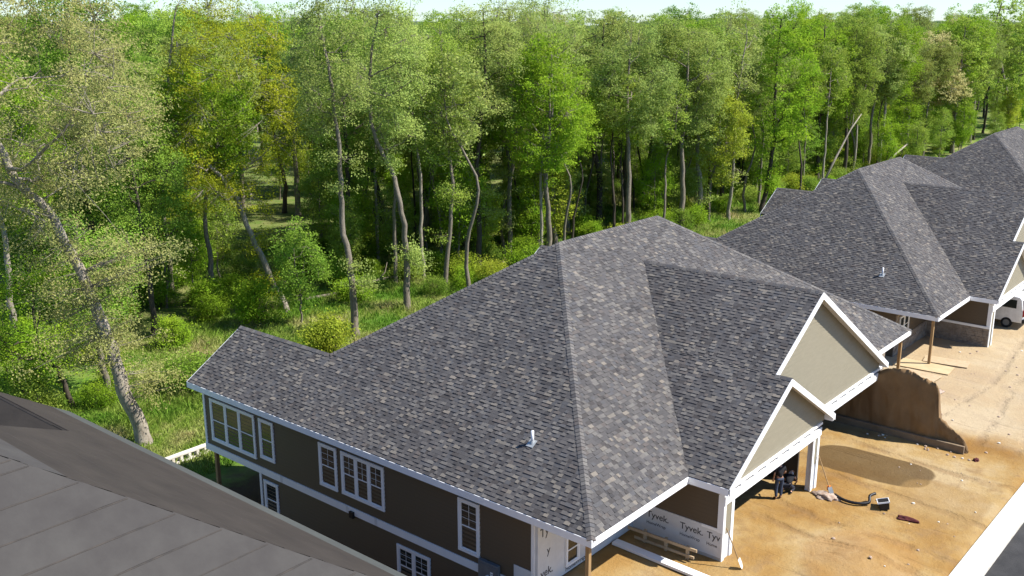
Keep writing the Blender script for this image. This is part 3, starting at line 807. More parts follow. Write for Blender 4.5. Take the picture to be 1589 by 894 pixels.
    if variant == 'wrap':
        wr = box(sw, 'house_wrap', 'house_wrap', 6.28, 6.319, -1.24, 2.49, -2.98, -1.88)
        box(sw, 'sill_board', wp, 6.255, 6.279, -1.2, -0.4, -1.97, -1.86)
        box(sw, 'concrete_base', 'concrete', 6.275, 6.318, -1.24, 2.49, gp - 0.4, -2.98)
        for v in (1.90, 0.48, -0.85):
            if v > -0.5:
                lettering(wr, 'Tyvek.', 0.36, M_left(6.278, v, -2.34)); lettering(wr, 'HomeWrap', 0.17, M_left(6.278, v, -2.62))
        lettering(wr, 'Tyv', 0.36, M_left(6.278, -0.62, -2.34)); lettering(wr, 'Home', 0.17, M_left(6.278, -0.62, -2.62))
        window(fw, 0.78, 1.15, 1, M_front(2.4, 2.47, -2.2) , False, 0.07)
        lettering(fw, 'HomeWrap', 0.24, M_front(2.05, 2.497, -2.98))
        lettering(fw, 'Ty', 0.46, M_front(0.62, 2.497, -1.1)); lettering(fw, 'vek.', 0.42, M_front(0.66, 2.497, -2.62)); lettering(fw, 'y', 0.4, M_front(1.0, 2.497, -1.85))
    if variant in ('stone', 'plain'):
        stone_cladding(sw, ML, -2.48, 1.2, gp - 0.2, -1.98, 2)
        box(sw, 'stone_cap', wp, 6.22, 6.319, -1.24, 2.48, -1.98, -1.84)
        stone_cladding(fw, M_front(0, 2.499, 0), 0.5, 1.0, gp - 0.2, -0.5, 4)
        stone_cladding(fw, M_front(0, 2.499, 0), 1.0, 6.2, gp - 0.2, -2.1, 5)
        window(fw, 1.6, 1.3, 2, M_front(1.95, 2.47, -1.4), False, 0.07)
    # garage inside
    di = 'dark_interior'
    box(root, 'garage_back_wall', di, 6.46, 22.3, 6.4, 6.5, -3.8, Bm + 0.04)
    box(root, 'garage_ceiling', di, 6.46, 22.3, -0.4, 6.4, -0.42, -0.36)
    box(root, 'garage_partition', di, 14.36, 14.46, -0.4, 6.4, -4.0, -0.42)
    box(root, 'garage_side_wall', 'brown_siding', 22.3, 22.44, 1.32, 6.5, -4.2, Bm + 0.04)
    # temporary timber props at the porch corners
    for u in (0.32, W - 0.32):
        g = gfront(loc[0] + u) - loc[2]
        box(root, 'wood_post', 'lumber', u - 0.07, u + 0.07, 0.26, 0.40, g - 0.12, Bm + 0.011)
    return root

HLOC = {'wrap': (0, 0, 0), 'stone': (33.87, 0.27, -0.61), 'plain': (65.42, 0.06, -0.82), 'underlay': (-34.0, -0.4, 0.4)}
house(HLOC['wrap'], 'wrap', 'house with grey shingled hip roof, brown side wall and white windows, nearest whole house')
house(HLOC['stone'], 'stone', 'second grey shingled house, with stone base on its garage and a van parked inside')
house(HLOC['plain'], 'plain', 'farthest grey shingled house, only its roof peak showing at the right edge')
house(HLOC['underlay'], 'underlay', 'unfinished house roof covered in grey underlayment sheets, filling the bottom left corner')
# ------------------------------------------------------------------ trees
LAT = np.array([0.641, -0.767, 0.0])     # the way the trunks were measured sideways
DEP = np.array([0.767, 0.641, 0.0])
def tube_np(path, rad, sides, vs, fs):
    path = np.asarray(path, float); n = len(path)
    d = np.gradient(path, axis=0); d /= np.linalg.norm(d, axis=1)[:, None] + 1e-9
    ref = np.array([0.83, 0.31, 0.05]); a = np.cross(d, ref); a /= np.linalg.norm(a, axis=1)[:, None] + 1e-9
    b = np.cross(d, a); t = np.arange(sides) * 2 * np.pi / sides
    ring = path[:, None, :] + np.asarray(rad)[:, None, None] * (np.cos(t)[None, :, None] * a[:, None, :] + np.sin(t)[None, :, None] * b[:, None, :])
    base = sum(len(v) for v in vs); vs.append(ring.reshape(-1, 3))
    i, k = np.meshgrid(np.arange(n - 1), np.arange(sides), indexing='ij'); k2 = (k + 1) % sides
    fs.append(base + np.stack([i * sides + k, i * sides + k2, (i + 1) * sides + k2, (i + 1) * sides + k], -1).reshape(-1, 4))
def smooth_path(P, n):
    P = np.asarray(P, float); t = np.linspace(0, len(P) - 1, n); out = []
    for u in t:
        i = min(int(u), len(P) - 2); f = u - i
        p0, p1, p2, p3 = P[max(i - 1, 0)], P[i], P[i + 1], P[min(i + 2, len(P) - 1)]
        out.append(0.5 * ((2 * p1) + (-p0 + p2) * f + (2 * p0 - 5 * p1 + 4 * p2 - p3) * f * f + (-p0 + 3 * p1 - 3 * p2 + p3) * f ** 3))
    return np.array(out)
def leaves_np(r, centres, per, sig, size, flat=0.55):
    n = len(centres) * per
    c = np.repeat(centres, per, axis=0) + r.normal(size=(n, 3)) * np.array([sig, sig, sig * flat])
    nrm = r.normal(size=(n, 3)) * 0.6 + np.array([0.2, -0.4, 0.7]); nrm /= np.linalg.norm(nrm, axis=1)[:, None]
    a = np.cross(nrm, r.normal(size=(n, 3))); a /= np.linalg.norm(a, axis=1)[:, None]; b = np.cross(nrm, a)
    s = (size * r.uniform(0.6, 1.35, n))[:, None]
    v = np.stack([c - a * s * 0.62, c - b * s * 0.36 + a * s * 0.05, c + a * s * 0.62, c + b * s * 0.36 + a * s * 0.05], 1).reshape(-1, 3)
    return v, np.arange(n * 4).reshape(-1, 4)
def gen_tree(seed, trunk, r0, cx, rad, hb, ht, leaf=0.115, twigs=330, per=46, low=None, sig=0.27, gap=0.0, limbs=15, sides=7):
    """trunk: list of (sideways, height) or 3D points; crown: ellipsoid; returns trunk mesh and crown mesh"""
    r = np.random.default_rng(seed); vs, fs = [], []
    pts = [np.zeros(3)]
    for p in trunk:
        q = np.array(p, float) if len(p) == 3 else LAT * p[0] + DEP * r.normal(0, 0.025 * p[1] + 0.05) + np.array([0, 0, p[1]])
        pts.append(q)
    top = np.array([*(LAT * cx)[:2], ht * 0.9]) * np.array([1, 1, 1]); top[:2] = pts[-1][:2] * 0.7 + (LAT * cx)[:2] * 0.3
    if top[2] > pts[-1][2] + 0.6: pts.append(top)
    path = smooth_path(pts, max(14, 4 * len(pts))); n = len(path)
    path[1:-1] += r.normal(0, 0.05, (n - 2, 3)) * np.array([1, 1, 0.2])
    f = path[:, 2] / ht
    tr = 1.12 * r0 * (1 - 0.86 * np.clip(f, 0, 1) ** 0.85) ; tr[0] *= 1.4; path0 = path.copy(); path0[0, 2] -= 0.35
    tube_np(path0, tr, sides, vs, fs)
    cen = np.array([*(LAT * cx)[:2], (hb + ht) / 2]); ext = np.array([rad, rad, (ht - hb) / 2])
    seedv = Vector((seed * 3.17, seed * 1.3, 0))
    def sample(m, shell, squash=1.0):
        out = []
        while len(out) < m:
            p = r.normal(size=3); p /= np.linalg.norm(p); p *= r.uniform(shell, 1.0) ** (1 / 2.2)
            q = cen + p * ext * squash
            bulge = mnoise.noise(Vector(q * (1.5 / rad)) + seedv)
            if np.linalg.norm(p) > 0.9 + 0.75 * bulge: continue
            if mnoise.noise(Vector(q * 0.55) + seedv * 2) < -0.30 + gap: continue
            out.append(q)
        return np.array(out)
    nodes = [path]; nrad = [tr]
    def grow(targets, thick, sd, segs, rise):
        for q in targets:
            N = np.concatenate(nodes); RR = np.concatenate(nrad)
            dv = q - N; dist = np.linalg.norm(dv, axis=1)
            pen = dist + np.where(N[:, 2] > q[2] - 0.25 * np.hypot(dv[:, 0], dv[:, 1]), 3.0, 0) + np.where(N[:, 2] < hb * 0.55, 4, 0)
            i = int(np.argmin(pen)); s = N[i]; L = max(dist[i], 0.05)
            mid = (s + q) / 2 + np.array([0, 0, -rise * L]) + r.normal(0, 0.07 * L, 3)
            bp = smooth_path([s, mid, q], segs); bp[1:-1] += r.normal(0, 0.03 * L, (segs - 2, 3))
            ra = min(RR[i] * 0.7, thick * (0.5 + 0.09 * L)); rr = np.linspace(ra, max(0.006, ra * 0.28), segs)
            tube_np(bp, rr, sd, vs, fs)
            nodes.append(bp[1:]); nrad.append(rr[1:])
    grow(sample(limbs, 0.35, 0.8), 0.17, 5, 7, 0.10)
    grow(sample(limbs * 4, 0.3, 0.92), 0.08, 4, 5, 0.08)
    tw = sample(twigs, 0.25)
    if low is not None:
        lo = []
        for (lx, lh, lr, k) in low: lo.append(LAT * lx + np.array([0, 0, lh]) + r.normal(size=(k, 3)) * np.array([lr, lr, lr * 0.5]))
        lo = np.concatenate(lo)
    N = np.concatenate(nodes)
    allt = tw if low is None else np.concatenate([tw, lo])
    for q in allt:
        d = np.linalg.norm(N - q, axis=1); i = int(np.argmin(d)); s = N[i]
        tube_np(np.stack([s, (s + q) / 2 + r.normal(0, 0.06, 3), q]), np.array([0.022, 0.014, 0.006]), 3, vs, fs)
    tm = fast_mesh('trunk', np.concatenate(vs), np.concatenate(fs), None, True)
    cl = np.concatenate([allt, allt + r.normal(0, 0.35, allt.shape)])
    lv, lf = leaves_np(r, cl, per // 2, sig, leaf)
    cm = fast_mesh('crown', lv, lf, 'leaf')
    return tm, cm
LEAFC = {'tan': (0.44, 0.445, 0.155), 'yel': (0.39, 0.43, 0.03), 'pale': (0.40, 0.48, 0.125), 'mid': (0.35, 0.46, 0.075), 'green': (0.30, 0.45, 0.036),
         'dark': (0.26, 0.39, 0.055), 'yelgreen': (0.43, 0.50, 0.055), 'olive': (0.35, 0.41, 0.10), 'straw': (0.48, 0.43, 0.19)}
CNAME = {'tan': 'tan-leaved', 'yel': 'yellow-leaved', 'pale': 'pale green', 'mid': 'mid-green', 'green': 'bright green', 'dark': 'dark green', 'yelgreen': 'yellow-green', 'olive': 'olive green', 'straw': 'straw-coloured'}
def place(x, y):
    a = math.degrees(math.atan2(x + 23.06, y + 16.07)) - 50.12
    px = 794 + 1560 * math.tan(math.radians(a))
    for lim, t in ((120, 'at the left edge'), (270, 'behind the leaning oak'), (460, 'around the yellow-olive tree'), (650, 'beside the open glade'), (860, 'above the left roof slope'), (1030, 'above the main ridge'), (1200, 'left of the second house'), (1400, 'above the second house roof'), (9999, 'near the right edge')):
        if px < lim: return t
def plant(name, tm, cm, bark, loc, rz, sc, col, label, cat, group=None):
    o = empty(name, loc, rz); o.scale = sc if isinstance(sc, tuple) else (sc, sc, sc)
    tag(o, label, cat, group)
    t = link(bpy.data.objects.new('trunk' if 'shrub' not in name else 'stems', tm), o)
    if len(tm.materials) == 0: tm.materials.append(MATS[bark])
    c = link(bpy.data.objects.new('crown' if 'shrub' not in name else 'foliage', cm), o)
    k = LEAFC[col]; j = 0.86 * random.uniform(0.88, 1.12)
    c.color = (k[0] * j, k[1] * j * random.uniform(0.96, 1.04), k[2] * j, 1)
    return o

KEY = [
 ('oak_tree', 2.3, 30.4, [(-0.68, 2.71), (-1.36, 5.84), (-2.56, 9.32), (-3.65, 12.27), (-4.77, 14.01), (-6.3, 16.62), (-7.32, 19.05)], 0.37, -4.6, 6.9, 11.0, 26.5, 'tan', 'bark_pale',
  'large pale-leaved oak leaning left, thick mottled grey trunk in front of all others', dict(twigs=1000, per=72, leaf=0.095, limbs=22, low=[(-3.0, 7.8, 1.2, 40), (-1.0, 8.8, 1.0, 40), (-1.3, 5.6, 1.0, 40), (-2.8, 5.2, 1.3, 40), (0.2, 3.6, 0.8, 26), (1.0, 10.5, 0.9, 24), (-3.4, 10.4, 1.1, 40)])),
 ('maple_tree', 22.6, 44.5, [(-1.23, 3.27), (-2.47, 6.79), (-3.6, 9.31), (-5.18, 11.22), (-7.15, 13.58), (-7.89, 15.85)], 0.24, -3.6, 5.6, 6.5, 25.0, 'yel', 'bark_pale',
  'yellow-olive leaved tree with a trunk bending far to the left, right of the big oak', dict(twigs=640, per=56)),
 ('slender_tree', 21.9, 35.9, [(-0.18, 4.28), (-0.68, 8.0), (-0.55, 11.26), (-0.64, 15.44), (-1.09, 19.17), (-1.69, 21.96)], 0.26, -1.0, 3.1, 13.5, 25.0, 'pale', 'bark_grey',
  'tall slender tree rising straight from behind the rear wing of the nearest house', dict(twigs=330, per=52, gap=0.05)),
 ('crooked_tree', 28.8, 37.9, [(0.1, 4.15), (-0.15, 8.2), (-0.89, 10.74), (-1.89, 13.27), (-2.33, 15.8), (-1.99, 18.33), (-1.49, 21.37)], 0.26, -0.5, 3.1, 12.0, 24.6, 'pale', 'bark_grey',
  'slim tree whose trunk kinks left halfway up, second right of the bright clearing', dict(twigs=340, per=52, gap=0.1)),
 ('woodland_tree', 41.0, 41.3, [(0.06, 5.51), (0.0, 9.57), (0.28, 13.62), (0.74, 17.1)], 0.25, 0.2, 3.8, 11.2, 24.7, 'pale', 'bark_dark',
  'upright dark-trunked tree with pale crown, directly above the middle of the left roof edge', dict(twigs=430, per=50)),
 ('woodland_tree', 35.1, 39.8, [(0.53, 5.45), (0.8, 9.27), (0.0, 13.63)], 0.2, 0.0, 2.9, 9.0, 21.9, 'mid', 'bark_grey',
  'mid-green tree between the kinked slim tree and the upright dark-trunked tree', dict(twigs=380, per=48)),
 ('woodland_tree', 46.6, 42.3, [(-0.12, 6.41), (0.48, 11.3), (-0.12, 17.41)], 0.24, 0.2, 3.7, 11.0, 24.6, 'pale', 'bark_grey',
  'pale green tree just right of the upright dark-trunked tree', dict(twigs=430, per=50)),
 ('woodland_tree', 53.5, 42.5, [(-0.19, 5.49), (-0.51, 11.94), (-0.95, 17.1)], 0.26, -1.6, 4.1, 11.0, 25.2, 'pale', 'bark_grey',
  'tall pale tree standing behind the left roof peak of the nearest house', dict(twigs=460, per=50)),
 ('woodland_tree', 59.3, 45.1, [(-0.13, 2.39), (0.2, 5.13), (-0.94, 8.89), (-1.68, 12.65)], 0.27, -1.5, 4.0, 9.0, 23.3, 'pale', 'bark_pale',
  'pale-barked tree with a bend to the left just right of the left roof peak', dict(twigs=460, per=50, leaf=0.15)),
 ('woodland_tree', 65.0, 45.2, [(-0.14, 5.84), (-1.05, 9.75), (-0.35, 13.66)], 0.34, 0.7, 4.3, 8.8, 23.4, 'olive', 'bark_dark',
  'broad pale tree on a dark trunk above the short ridge of the nearest house', dict(twigs=480, per=50, leaf=0.15)),
 ('woodland_tree', 74.1, 42.3, [(0.0, 5.06), (-0.36, 10.27), (0.36, 14.73)], 0.24, -0.4, 4.0, 7.9, 23.0, 'mid', 'bark_grey',
  'mid-green tree rising behind the right roof peak of the nearest house', dict(twigs=460, per=50, leaf=0.15)),
 ('woodland_tree', 73.4, 37.9, [(0.07, 4.12), (-0.5, 7.74), (-0.28, 10.63), (-0.85, 14.24)], 0.3, -0.5, 3.6, 6.5, 21.0, 'pale', 'bark_pale',
  'forked pale tree just right of the right roof peak of the nearest house', dict(twigs=380, per=48, leaf=0.15, gap=0.08)),
 ('birch_tree', 77.2, 36.2, [(0.14, 6.76), (0.29, 11.9), (0.43, 17.04), (0.86, 19.25)], 0.2, 0.4, 2.7, 12.5, 23.6, 'pale', 'bark_pale',
  'straight thin tree with a bare whitish trunk left of the second house', dict(twigs=130, per=24, gap=0.15, leaf=0.15)),
 ('woodland_tree', 83.9, 35.5, [(0.6, 4.58), (0.97, 8.4), (0.6, 16.05)], 0.28, 1.3, 4.2, 5.5, 24.0, 'green', 'bark_dark',
  'full bright green tree at the left end of the second house roof', dict(twigs=480, per=46, leaf=0.17)),
 ('woodland_tree', 74.8, 37.3, [(-0.14, 3.27), (0.57, 8.37)], 0.16, 0.7, 3.4, 3.9, 16.0, 'yelgreen', 'bark_grey',
  'low yellow-green tree in front of the full bright green tree', dict(twigs=380, per=48, leaf=0.15)),
 ('woodland_tree', 111.2, 40.6, [(-0.27, 7.34), (-0.72, 14.68)], 0.3, -0.9, 5.0, 5.4, 23.4, 'green', 'bark_dark',
  'wide bright green tree above the rear wing of the second house', dict(twigs=480, per=46, leaf=0.2)),
 ('oak_tree', 147.0, 41.2, [(0.0, 5.47), (-0.75, 9.84), (-0.21, 15.31)], 0.5, 1.4, 8.6, 5.5, 20.3, 'straw', 'bark_pale',
  'spreading tan-topped oak above the ridge of the second house', dict(twigs=620, per=34, leaf=0.27)),
 ('woodland_tree', 154.0, 35.5, [(-0.32, 6.4), (0.0, 14.13)], 0.35, -0.3, 5.6, 5.2, 22.5, 'mid', 'bark_grey',
  'green tree between the tan-topped oak and the right edge', dict(twigs=360, per=34, leaf=0.28)),
 ('woodland_tree', 188.0, 35.0, [(-1.67, 7.22), (-3.6, 13.79), (-5.54, 20.36)], 0.45, -3.0, 9.0, 5.8, 27.4, 'mid', 'bark_grey',
  'tall tree leaning left at the far right edge above the farthest roof', dict(twigs=480, per=30, leaf=0.32, gap=0.05)),
 ('understory_tree', 4.8, 38.6, [(-0.19, 2.83), (-0.69, 5.58), (-0.89, 7.55)], 0.2, -0.3, 2.9, 2.6, 11.8, 'dark', 'bark_grey',
  'small dark green tree right behind the trunk of the big leaning oak', dict(twigs=300, per=34)),
 ('understory_tree', 2.4, 38.3, [(-0.45, 1.98), (-1.56, 3.88)], 0.16, -1.8, 3.4, 1.2, 9.2, 'green', 'bark_dark',
  'low bright green tree at the left edge beside the underlayment roof', dict(twigs=340, per=36)),
 ('understory_tree', 12.6, 46.4, [(0.0, 3.47), (-0.23, 9.02), (-0.54, 13.64)], 0.2, 0.0, 3.2, 4.8, 18.4, 'dark', 'bark_dark',
  'narrow dark green tree between the leaning oak and the yellow-olive tree', dict(twigs=430, per=50)),
]
placed = []
for i, (nm, x, y, tk, r0, cx, rad, hb, ht, col, bark, lab, kw) in enumerate(KEY):
    if 'low' not in kw and hb > 5:
        rr_ = random.Random(i * 7 + 1); zs = [0] + [p[1] for p in tk]; xs_ = [0] + [p[0] for p in tk]
        kw = dict(kw, low=[(float(np.interp(z, zs, xs_)) + rr_.uniform(-1.1, 1.1), z, rr_.uniform(0.35, 0.6), 7) for z in [rr_.uniform(0.28, 0.95) * hb for _ in range(6)]])
    tm, cm = gen_tree(100 + i, tk, r0, cx, rad, hb, ht, **kw)
    tm.materials.append(MATS[bark])
    plant(nm, tm, cm, bark, (x, y, gz(x, y)), 0, 1.0, col, lab, 'tree', 'trees along the edge of the wood')
    placed.append((x, y))
# generic trees standing deeper in the wood
GEN = []
for k in range(7):
    r = random.Random(50 + k); hb, ht = r.uniform(7.0, 10.5), r.uniform(21.0, 24.0)
    tk = [(r.uniform(-0.4, 0.4), 4), (r.uniform(-0.8, 0.8), 9), (r.uniform(-1.2, 1.2), 14)]
    tm, cm = gen_tree(200 + k, tk, r.uniform(0.2, 0.32), r.uniform(-0.8, 0.8), r.uniform(4.3, 5.4), hb, ht, leaf=0.16, twigs=480, per=54, gap=0.08)
    tm.materials.append(MATS[['bark_grey', 'bark_dark', 'bark_dark', 'bark_pale', 'bark_grey', 'bark_dark', 'bark_grey'][k]])
    GEN.append((tm, cm))
SLIM = []
for k in range(3):
    r = random.Random(70 + k); ht = r.uniform(18, 21)
    tk = [(r.uniform(-0.5, 0.5), 4), (r.uniform(-1.0, 1.0), 9), (r.uniform(-1.4, 1.4), 14)]
    tm, cm = gen_tree(250 + k, tk, r.uniform(0.13, 0.18), r.uniform(-0.6, 0.6), r.uniform(2.2, 2.9), 10.5, ht, leaf=0.18, twigs=150, per=36, limbs=9, sides=6, gap=0.08)
    tm.materials.append(MATS[['bark_pale', 'bark_grey', 'bark_dark'][k]]); SLIM.append((tm, cm))
SAP = []
for k in range(4):
    r = random.Random(80 + k)
    tm, cm = gen_tree(300 + k, [(r.uniform(-0.3, 0.3), 2), (r.uniform(-0.6, 0.6), 5)], 0.09, 0, r.uniform(1.8, 2.5), 1.6, r.uniform(8, 10.5), leaf=0.14, twigs=200, per=44, limbs=9, sides=5)
    tm.materials.append(MATS['bark_grey']); SAP.append((tm, cm))
SHR = []
for k in range(4):
    r = random.Random(90 + k)
    tm, cm = gen_tree(400 + k, [(0.1, 0.6), (0.2, 1.2)], 0.05, 0, r.uniform(1.2, 1.7), 0.15, r.uniform(2.0, 3.0), leaf=0.11, twigs=150, per=40, limbs=8, sides=5)
    tm.materials.append(MATS['bark_dark']); SHR.append((tm, cm))
yaw = R(50.12)
def in_view(x, y, m=2.5):
    dx, dy = x + 23.06, y + 16.07
    f = dx * math.sin(yaw) + dy * math.cos(yaw); s = dx * math.cos(yaw) - dy * math.sin(yaw)
    return f > 5 and abs(s) < f * 0.509 + m, math.hypot(dx, dy)
GR_DEEP = 'trees deeper in the wood'
def ok_clear(x, y):
    t = max(0, min(1, ((x - 20) * 18 + (y - 38) * 32) / (18 ** 2 + 32 ** 2)))      # the open glade running back into the wood
    return not (8 < x < 33 and y < 46) and math.hypot(x - 20 - 18 * t, y - 38 - 32 * t) > 5.0
def scatter(n, ymin, ymax, xmin, xmax, gap, fn, seed, tries=6000, maxd=420, glade=0.0):
    r = random.Random(seed); pts = []; c = 0
    for _ in range(tries):
        if c >= n: break
        x, y = r.uniform(xmin, xmax), ymin + (ymax - ymin) * r.random() ** 1.3
        ok, d = in_view(x, y)
        if not ok_clear(x, y) and r.random() > glade: continue
        if not ok or d > maxd: continue
        g = gap * (1 + max(0, d - 90) / 160)
        if any((x - a) ** 2 + (y - b) ** 2 < g * g for a, b in pts) or any((x - a) ** 2 + (y - b) ** 2 < (gap * 0.55) ** 2 for a, b in placed): continue
        pts.append((x, y)); fn(x, y, d, r); c += 1
    return pts
def deep(x, y, d, r):
    tm, cm = r.choice(GEN); s = r.uniform(0.86, 1.06)
    col = r.choice(['pale', 'mid', 'mid', 'green', 'olive', 'green', 'dark', 'mid', 'straw', 'yelgreen', 'olive'])
    if d < 100: col = r.choice(['dark', 'mid', 'dark', 'mid', 'green', 'olive'])
    plant('woodland_tree', tm, cm, 'bark_grey', (x, y, gz(x, y) - 0.1), r.uniform(0, 6.28), (s, s, s * r.uniform(0.95, 1.05)), col, CNAME[col] + ' tree deep in the wood ' + place(x, y), 'tree', GR_DEEP)
p1 = scatter(130, 50, 130, 0, 300, 6.2, deep, 1)
p5 = scatter(26, 70, 118, 26, 90, 4.6, deep, 31)
p2 = scatter(70, 110, 330, 40, 420, 11, deep, 2, maxd=520)
def edge_row(x, y, d, r):
    tm, cm = r.choice(GEN); s = r.uniform(0.86, 1.04)
    plant('woodland_tree', tm, cm, 'bark_grey', (x, y, gz(x, y) - 0.1), r.uniform(0, 6.28), (s, s, s * 1.03), (col := r.choice(['mid', 'pale', 'green', 'mid', 'olive'])), CNAME[col] + ' tree of the front rows ' + place(x, y), 'tree', 'trees of the front rows')
p3 = scatter(34, 37, 52, 46, 230, 7.5, edge_row, 3)
p4 = scatter(40, 34, 75, 112, 330, 5.0, edge_row, 13)
def pole(x, y, d, r):
    tm, cm = r.choice(SLIM); q = r.uniform(0.85, 1.08)
    plant('slender_tree', tm, cm, 'bark_grey', (x, y, gz(x, y) - 0.1), r.uniform(0, 6.28), q, (col := r.choice(['mid', 'pale', 'pale', 'green'])), CNAME[col] + ' thin tree with small high crown ' + place(x, y), 'tree', 'thin trees among the front trunks')
scatter(75, 37, 56, 24, 125, 2.4, pole, 17)
def sap(x, y, d, r):
    tm, cm = r.choice(SAP); s = r.uniform(0.7, 1.15)
    plant('sapling_tree', tm, cm, 'bark_grey', (x, y, gz(x, y) - 0.1), r.uniform(0, 6.28), s, (col := r.choice(['green', 'mid', 'green', 'yelgreen', 'dark', 'mid'])), CNAME[col] + ' young sapling between the trunks ' + place(x, y), 'sapling', 'saplings under the wood')

scatter(125, 40, 72, 2, 200, 2.4, sap, 4, maxd=210, glade=0.04)
scatter(60, 33, 64, 118, 330, 3.2, sap, 44, maxd=380)
scatter(36, 62, 100, 24, 80, 2.8, sap, 45, glade=0.25)
def shr(x, y, d, r):
    tm, cm = r.choice(SHR); s = r.uniform(0.55, 1.15)
    plant('wood_shrub', tm, cm, 'bark_grey', (x, y, gz(x, y) - 0.08), r.uniform(0, 6.28), s, (col := r.choice(['green', 'mid', 'green', 'yelgreen', 'dark'])), CNAME[col] + ' shrub on the wood floor ' + place(x, y), 'shrub', 'shrubs under the wood')
scatter(210, 37, 64, 0, 190, 1.7, shr, 5, maxd=200, glade=0.12)
plant('round_shrub', SHR[1][0], SHR[1][1], 'bark_dark', (17.6, 33.4, gz(17.6, 33.4)), 1.0, (1.25, 1.25, 1.3), 'yelgreen', 'round yellow-green shrub just behind the ridge of the rear wing', 'shrub')
plant('round_shrub', SHR[2][0], SHR[2][1], 'bark_dark', (19.0, 43.0, gz(19, 43)), 2.0, (1.2, 1.2, 1.3), 'green', 'leafy green shrub at the foot of the yellow-olive tree', 'shrub')
plant('round_shrub', SHR[3][0], SHR[3][1], 'bark_dark', (8.2, 35.5, gz(8.2, 35.5)), 2.0, (1.2, 1.2, 0.9), 'dark', 'low dark green bush behind the gable end of the rear wing', 'shrub')
def bare_log(path, rad, nm, lab, cat, m='bark_pale'):
    p = [V((x, y, gz(x, y) + z)) for x, y, z in path]
    mb = MB(); mb.tube(p, rad, 8); k = p[len(p) // 2]; d = (p[-1] - p[0]).normalized()
    mb.tube([k, k + d * 0.5 + V((0.3, 0.1, 0.5)), k + d * 0.8 + V((0.35, 0.2, 1.3))], [rad[-1], rad[-1] * 0.6, 0.02], 6)
    tag(mb.build(nm, m, None, True), lab, cat)
bare_log([(104, 37, 0.2), (107, 36.5, 4.0), (110, 36, 7.5), (112, 35.5, 9.4)], [0.17, 0.15, 0.11, 0.06], 'dead_trunk', 'pale leafless trunk leaning right above the rear wing of the second house', 'dead tree')
bare_log([(122, 36, 0.4), (126, 35.5, 2.4), (130, 35, 3.8)], [0.2, 0.17, 0.1], 'dead_trunk', 'short pale fallen trunk behind the ridge of the second house', 'dead tree')
bare_log([(24, 46.5, 0.12), (28, 45.2, 0.2), (33, 45.5, 0.3), (37, 45, 0.25)], [0.16, 0.15, 0.12, 0.07], 'fallen_log', 'fallen grey log lying across the green clearing', 'log', 'bark_grey')
# meadow grass in the clearing behind the houses: nobody could count it
def build_grass():
    r = np.random.default_rng(21); P = []
    def area(n, x0, x1, y0, y1):
        x = r.uniform(x0, x1, n); y = r.uniform(y0, y1, n); return np.stack([x, y], 1)
    P = np.concatenate([area(26000, -2, 14, 24.5, 40), area(34000, 8, 40, 26, 47), area(16000, 40, 110, 27, 42), area(14000, 22, 46, 46, 68), area(22000, 30, 110, 40, 58), area(9000, 60, 150, 26, 40)])
    n = len(P)
    patch = np.array([mnoise.noise(Vector((x * 0.25, y * 0.25, 4))) for x, y in P])
    far = np.hypot(P[:, 0] + 23, P[:, 1] + 16) / 60
    h = (0.30 + 0.35 * np.clip(patch + 0.3, 0, 1)) * r.uniform(0.6, 1.3, n)
    z = np.array([gz(x, y) for x, y in P])
    t = r.uniform(0, 6.283, n); w = 0.022 * np.clip(far, 1, 2.6) * r.uniform(0.7, 1.4, n)
    lean = r.normal(0, 0.45, (n, 2)) * h[:, None]
    b = np.stack([P[:, 0], P[:, 1], z - 0.02], 1); dx = np.stack([np.cos(t) * w, np.sin(t) * w, np.zeros(n)], 1)
    m1 = b + np.stack([lean[:, 0] * 0.35, lean[:, 1] * 0.35, h * 0.6], 1); tp = b + np.stack([lean[:, 0], lean[:, 1], h], 1)
    v = np.stack([b - dx, b + dx, m1 + dx * 0.7, tp, m1 - dx * 0.7], 1).reshape(-1, 3)
    o = link(bpy.data.objects.new('meadow_grass', fast_mesh('meadow_grass', v, np.arange(n * 5).reshape(-1, 5), 'grass_blades')))
    tag(o, 'tall green and straw coloured grass in the clearing behind the houses', 'grass', kind='stuff')
build_grass()
# far wooded hills on the horizon
def hills():
    vs, fs = [], []; r = np.random.default_rng(3)
    for (dist, base, amp, seed) in ((900, -14, 24, 1), (1700, -16, 40, 2)):
        az = np.linspace(R(12), R(92), 420); b0 = len(vs)
        for k, a in enumerate(az):
            px, py = -23 + dist * math.sin(a), -16 + dist * math.cos(a)
            hgt = base + amp * (0.72 + 0.5 * mnoise.noise(V((a * 6, seed * 5, 0)))) + 2.6 * mnoise.noise(V((a * 160, seed, 0))) + 1.6 * mnoise.noise(V((a * 420, seed, 3)))
            dx, dy = math.sin(a), math.cos(a)
            vs += [(px - dx * 220, py - dy * 220, base - 6), (px - dx * 60, py - dy * 60, base + (hgt - base) * 0.7), (px, py, hgt), (px + dx * 220, py + dy * 220, base - 6)]
        for k in range(len(az) - 1):
            for j in range(3): fs.append((b0 + k * 4 + j, b0 + (k + 1) * 4 + j, b0 + (k + 1) * 4 + j + 1, b0 + k * 4 + j + 1))
    mat('far_wood', (0.07, 0.105, 0.035), (0.045, 0.07, 0.028), rough=0.95, scale=0.06, bump=1.0, bscale=0.2)
    tag(link(bpy.data.objects.new('hills', fast_mesh('hills', vs, fs, 'far_wood', True))), kind='structure')
hills()
# ------------------------------------------------------------------ things on the building site
def gnd(x, y, dz=0.0): return V((x, y, gz(x, y) + dz))
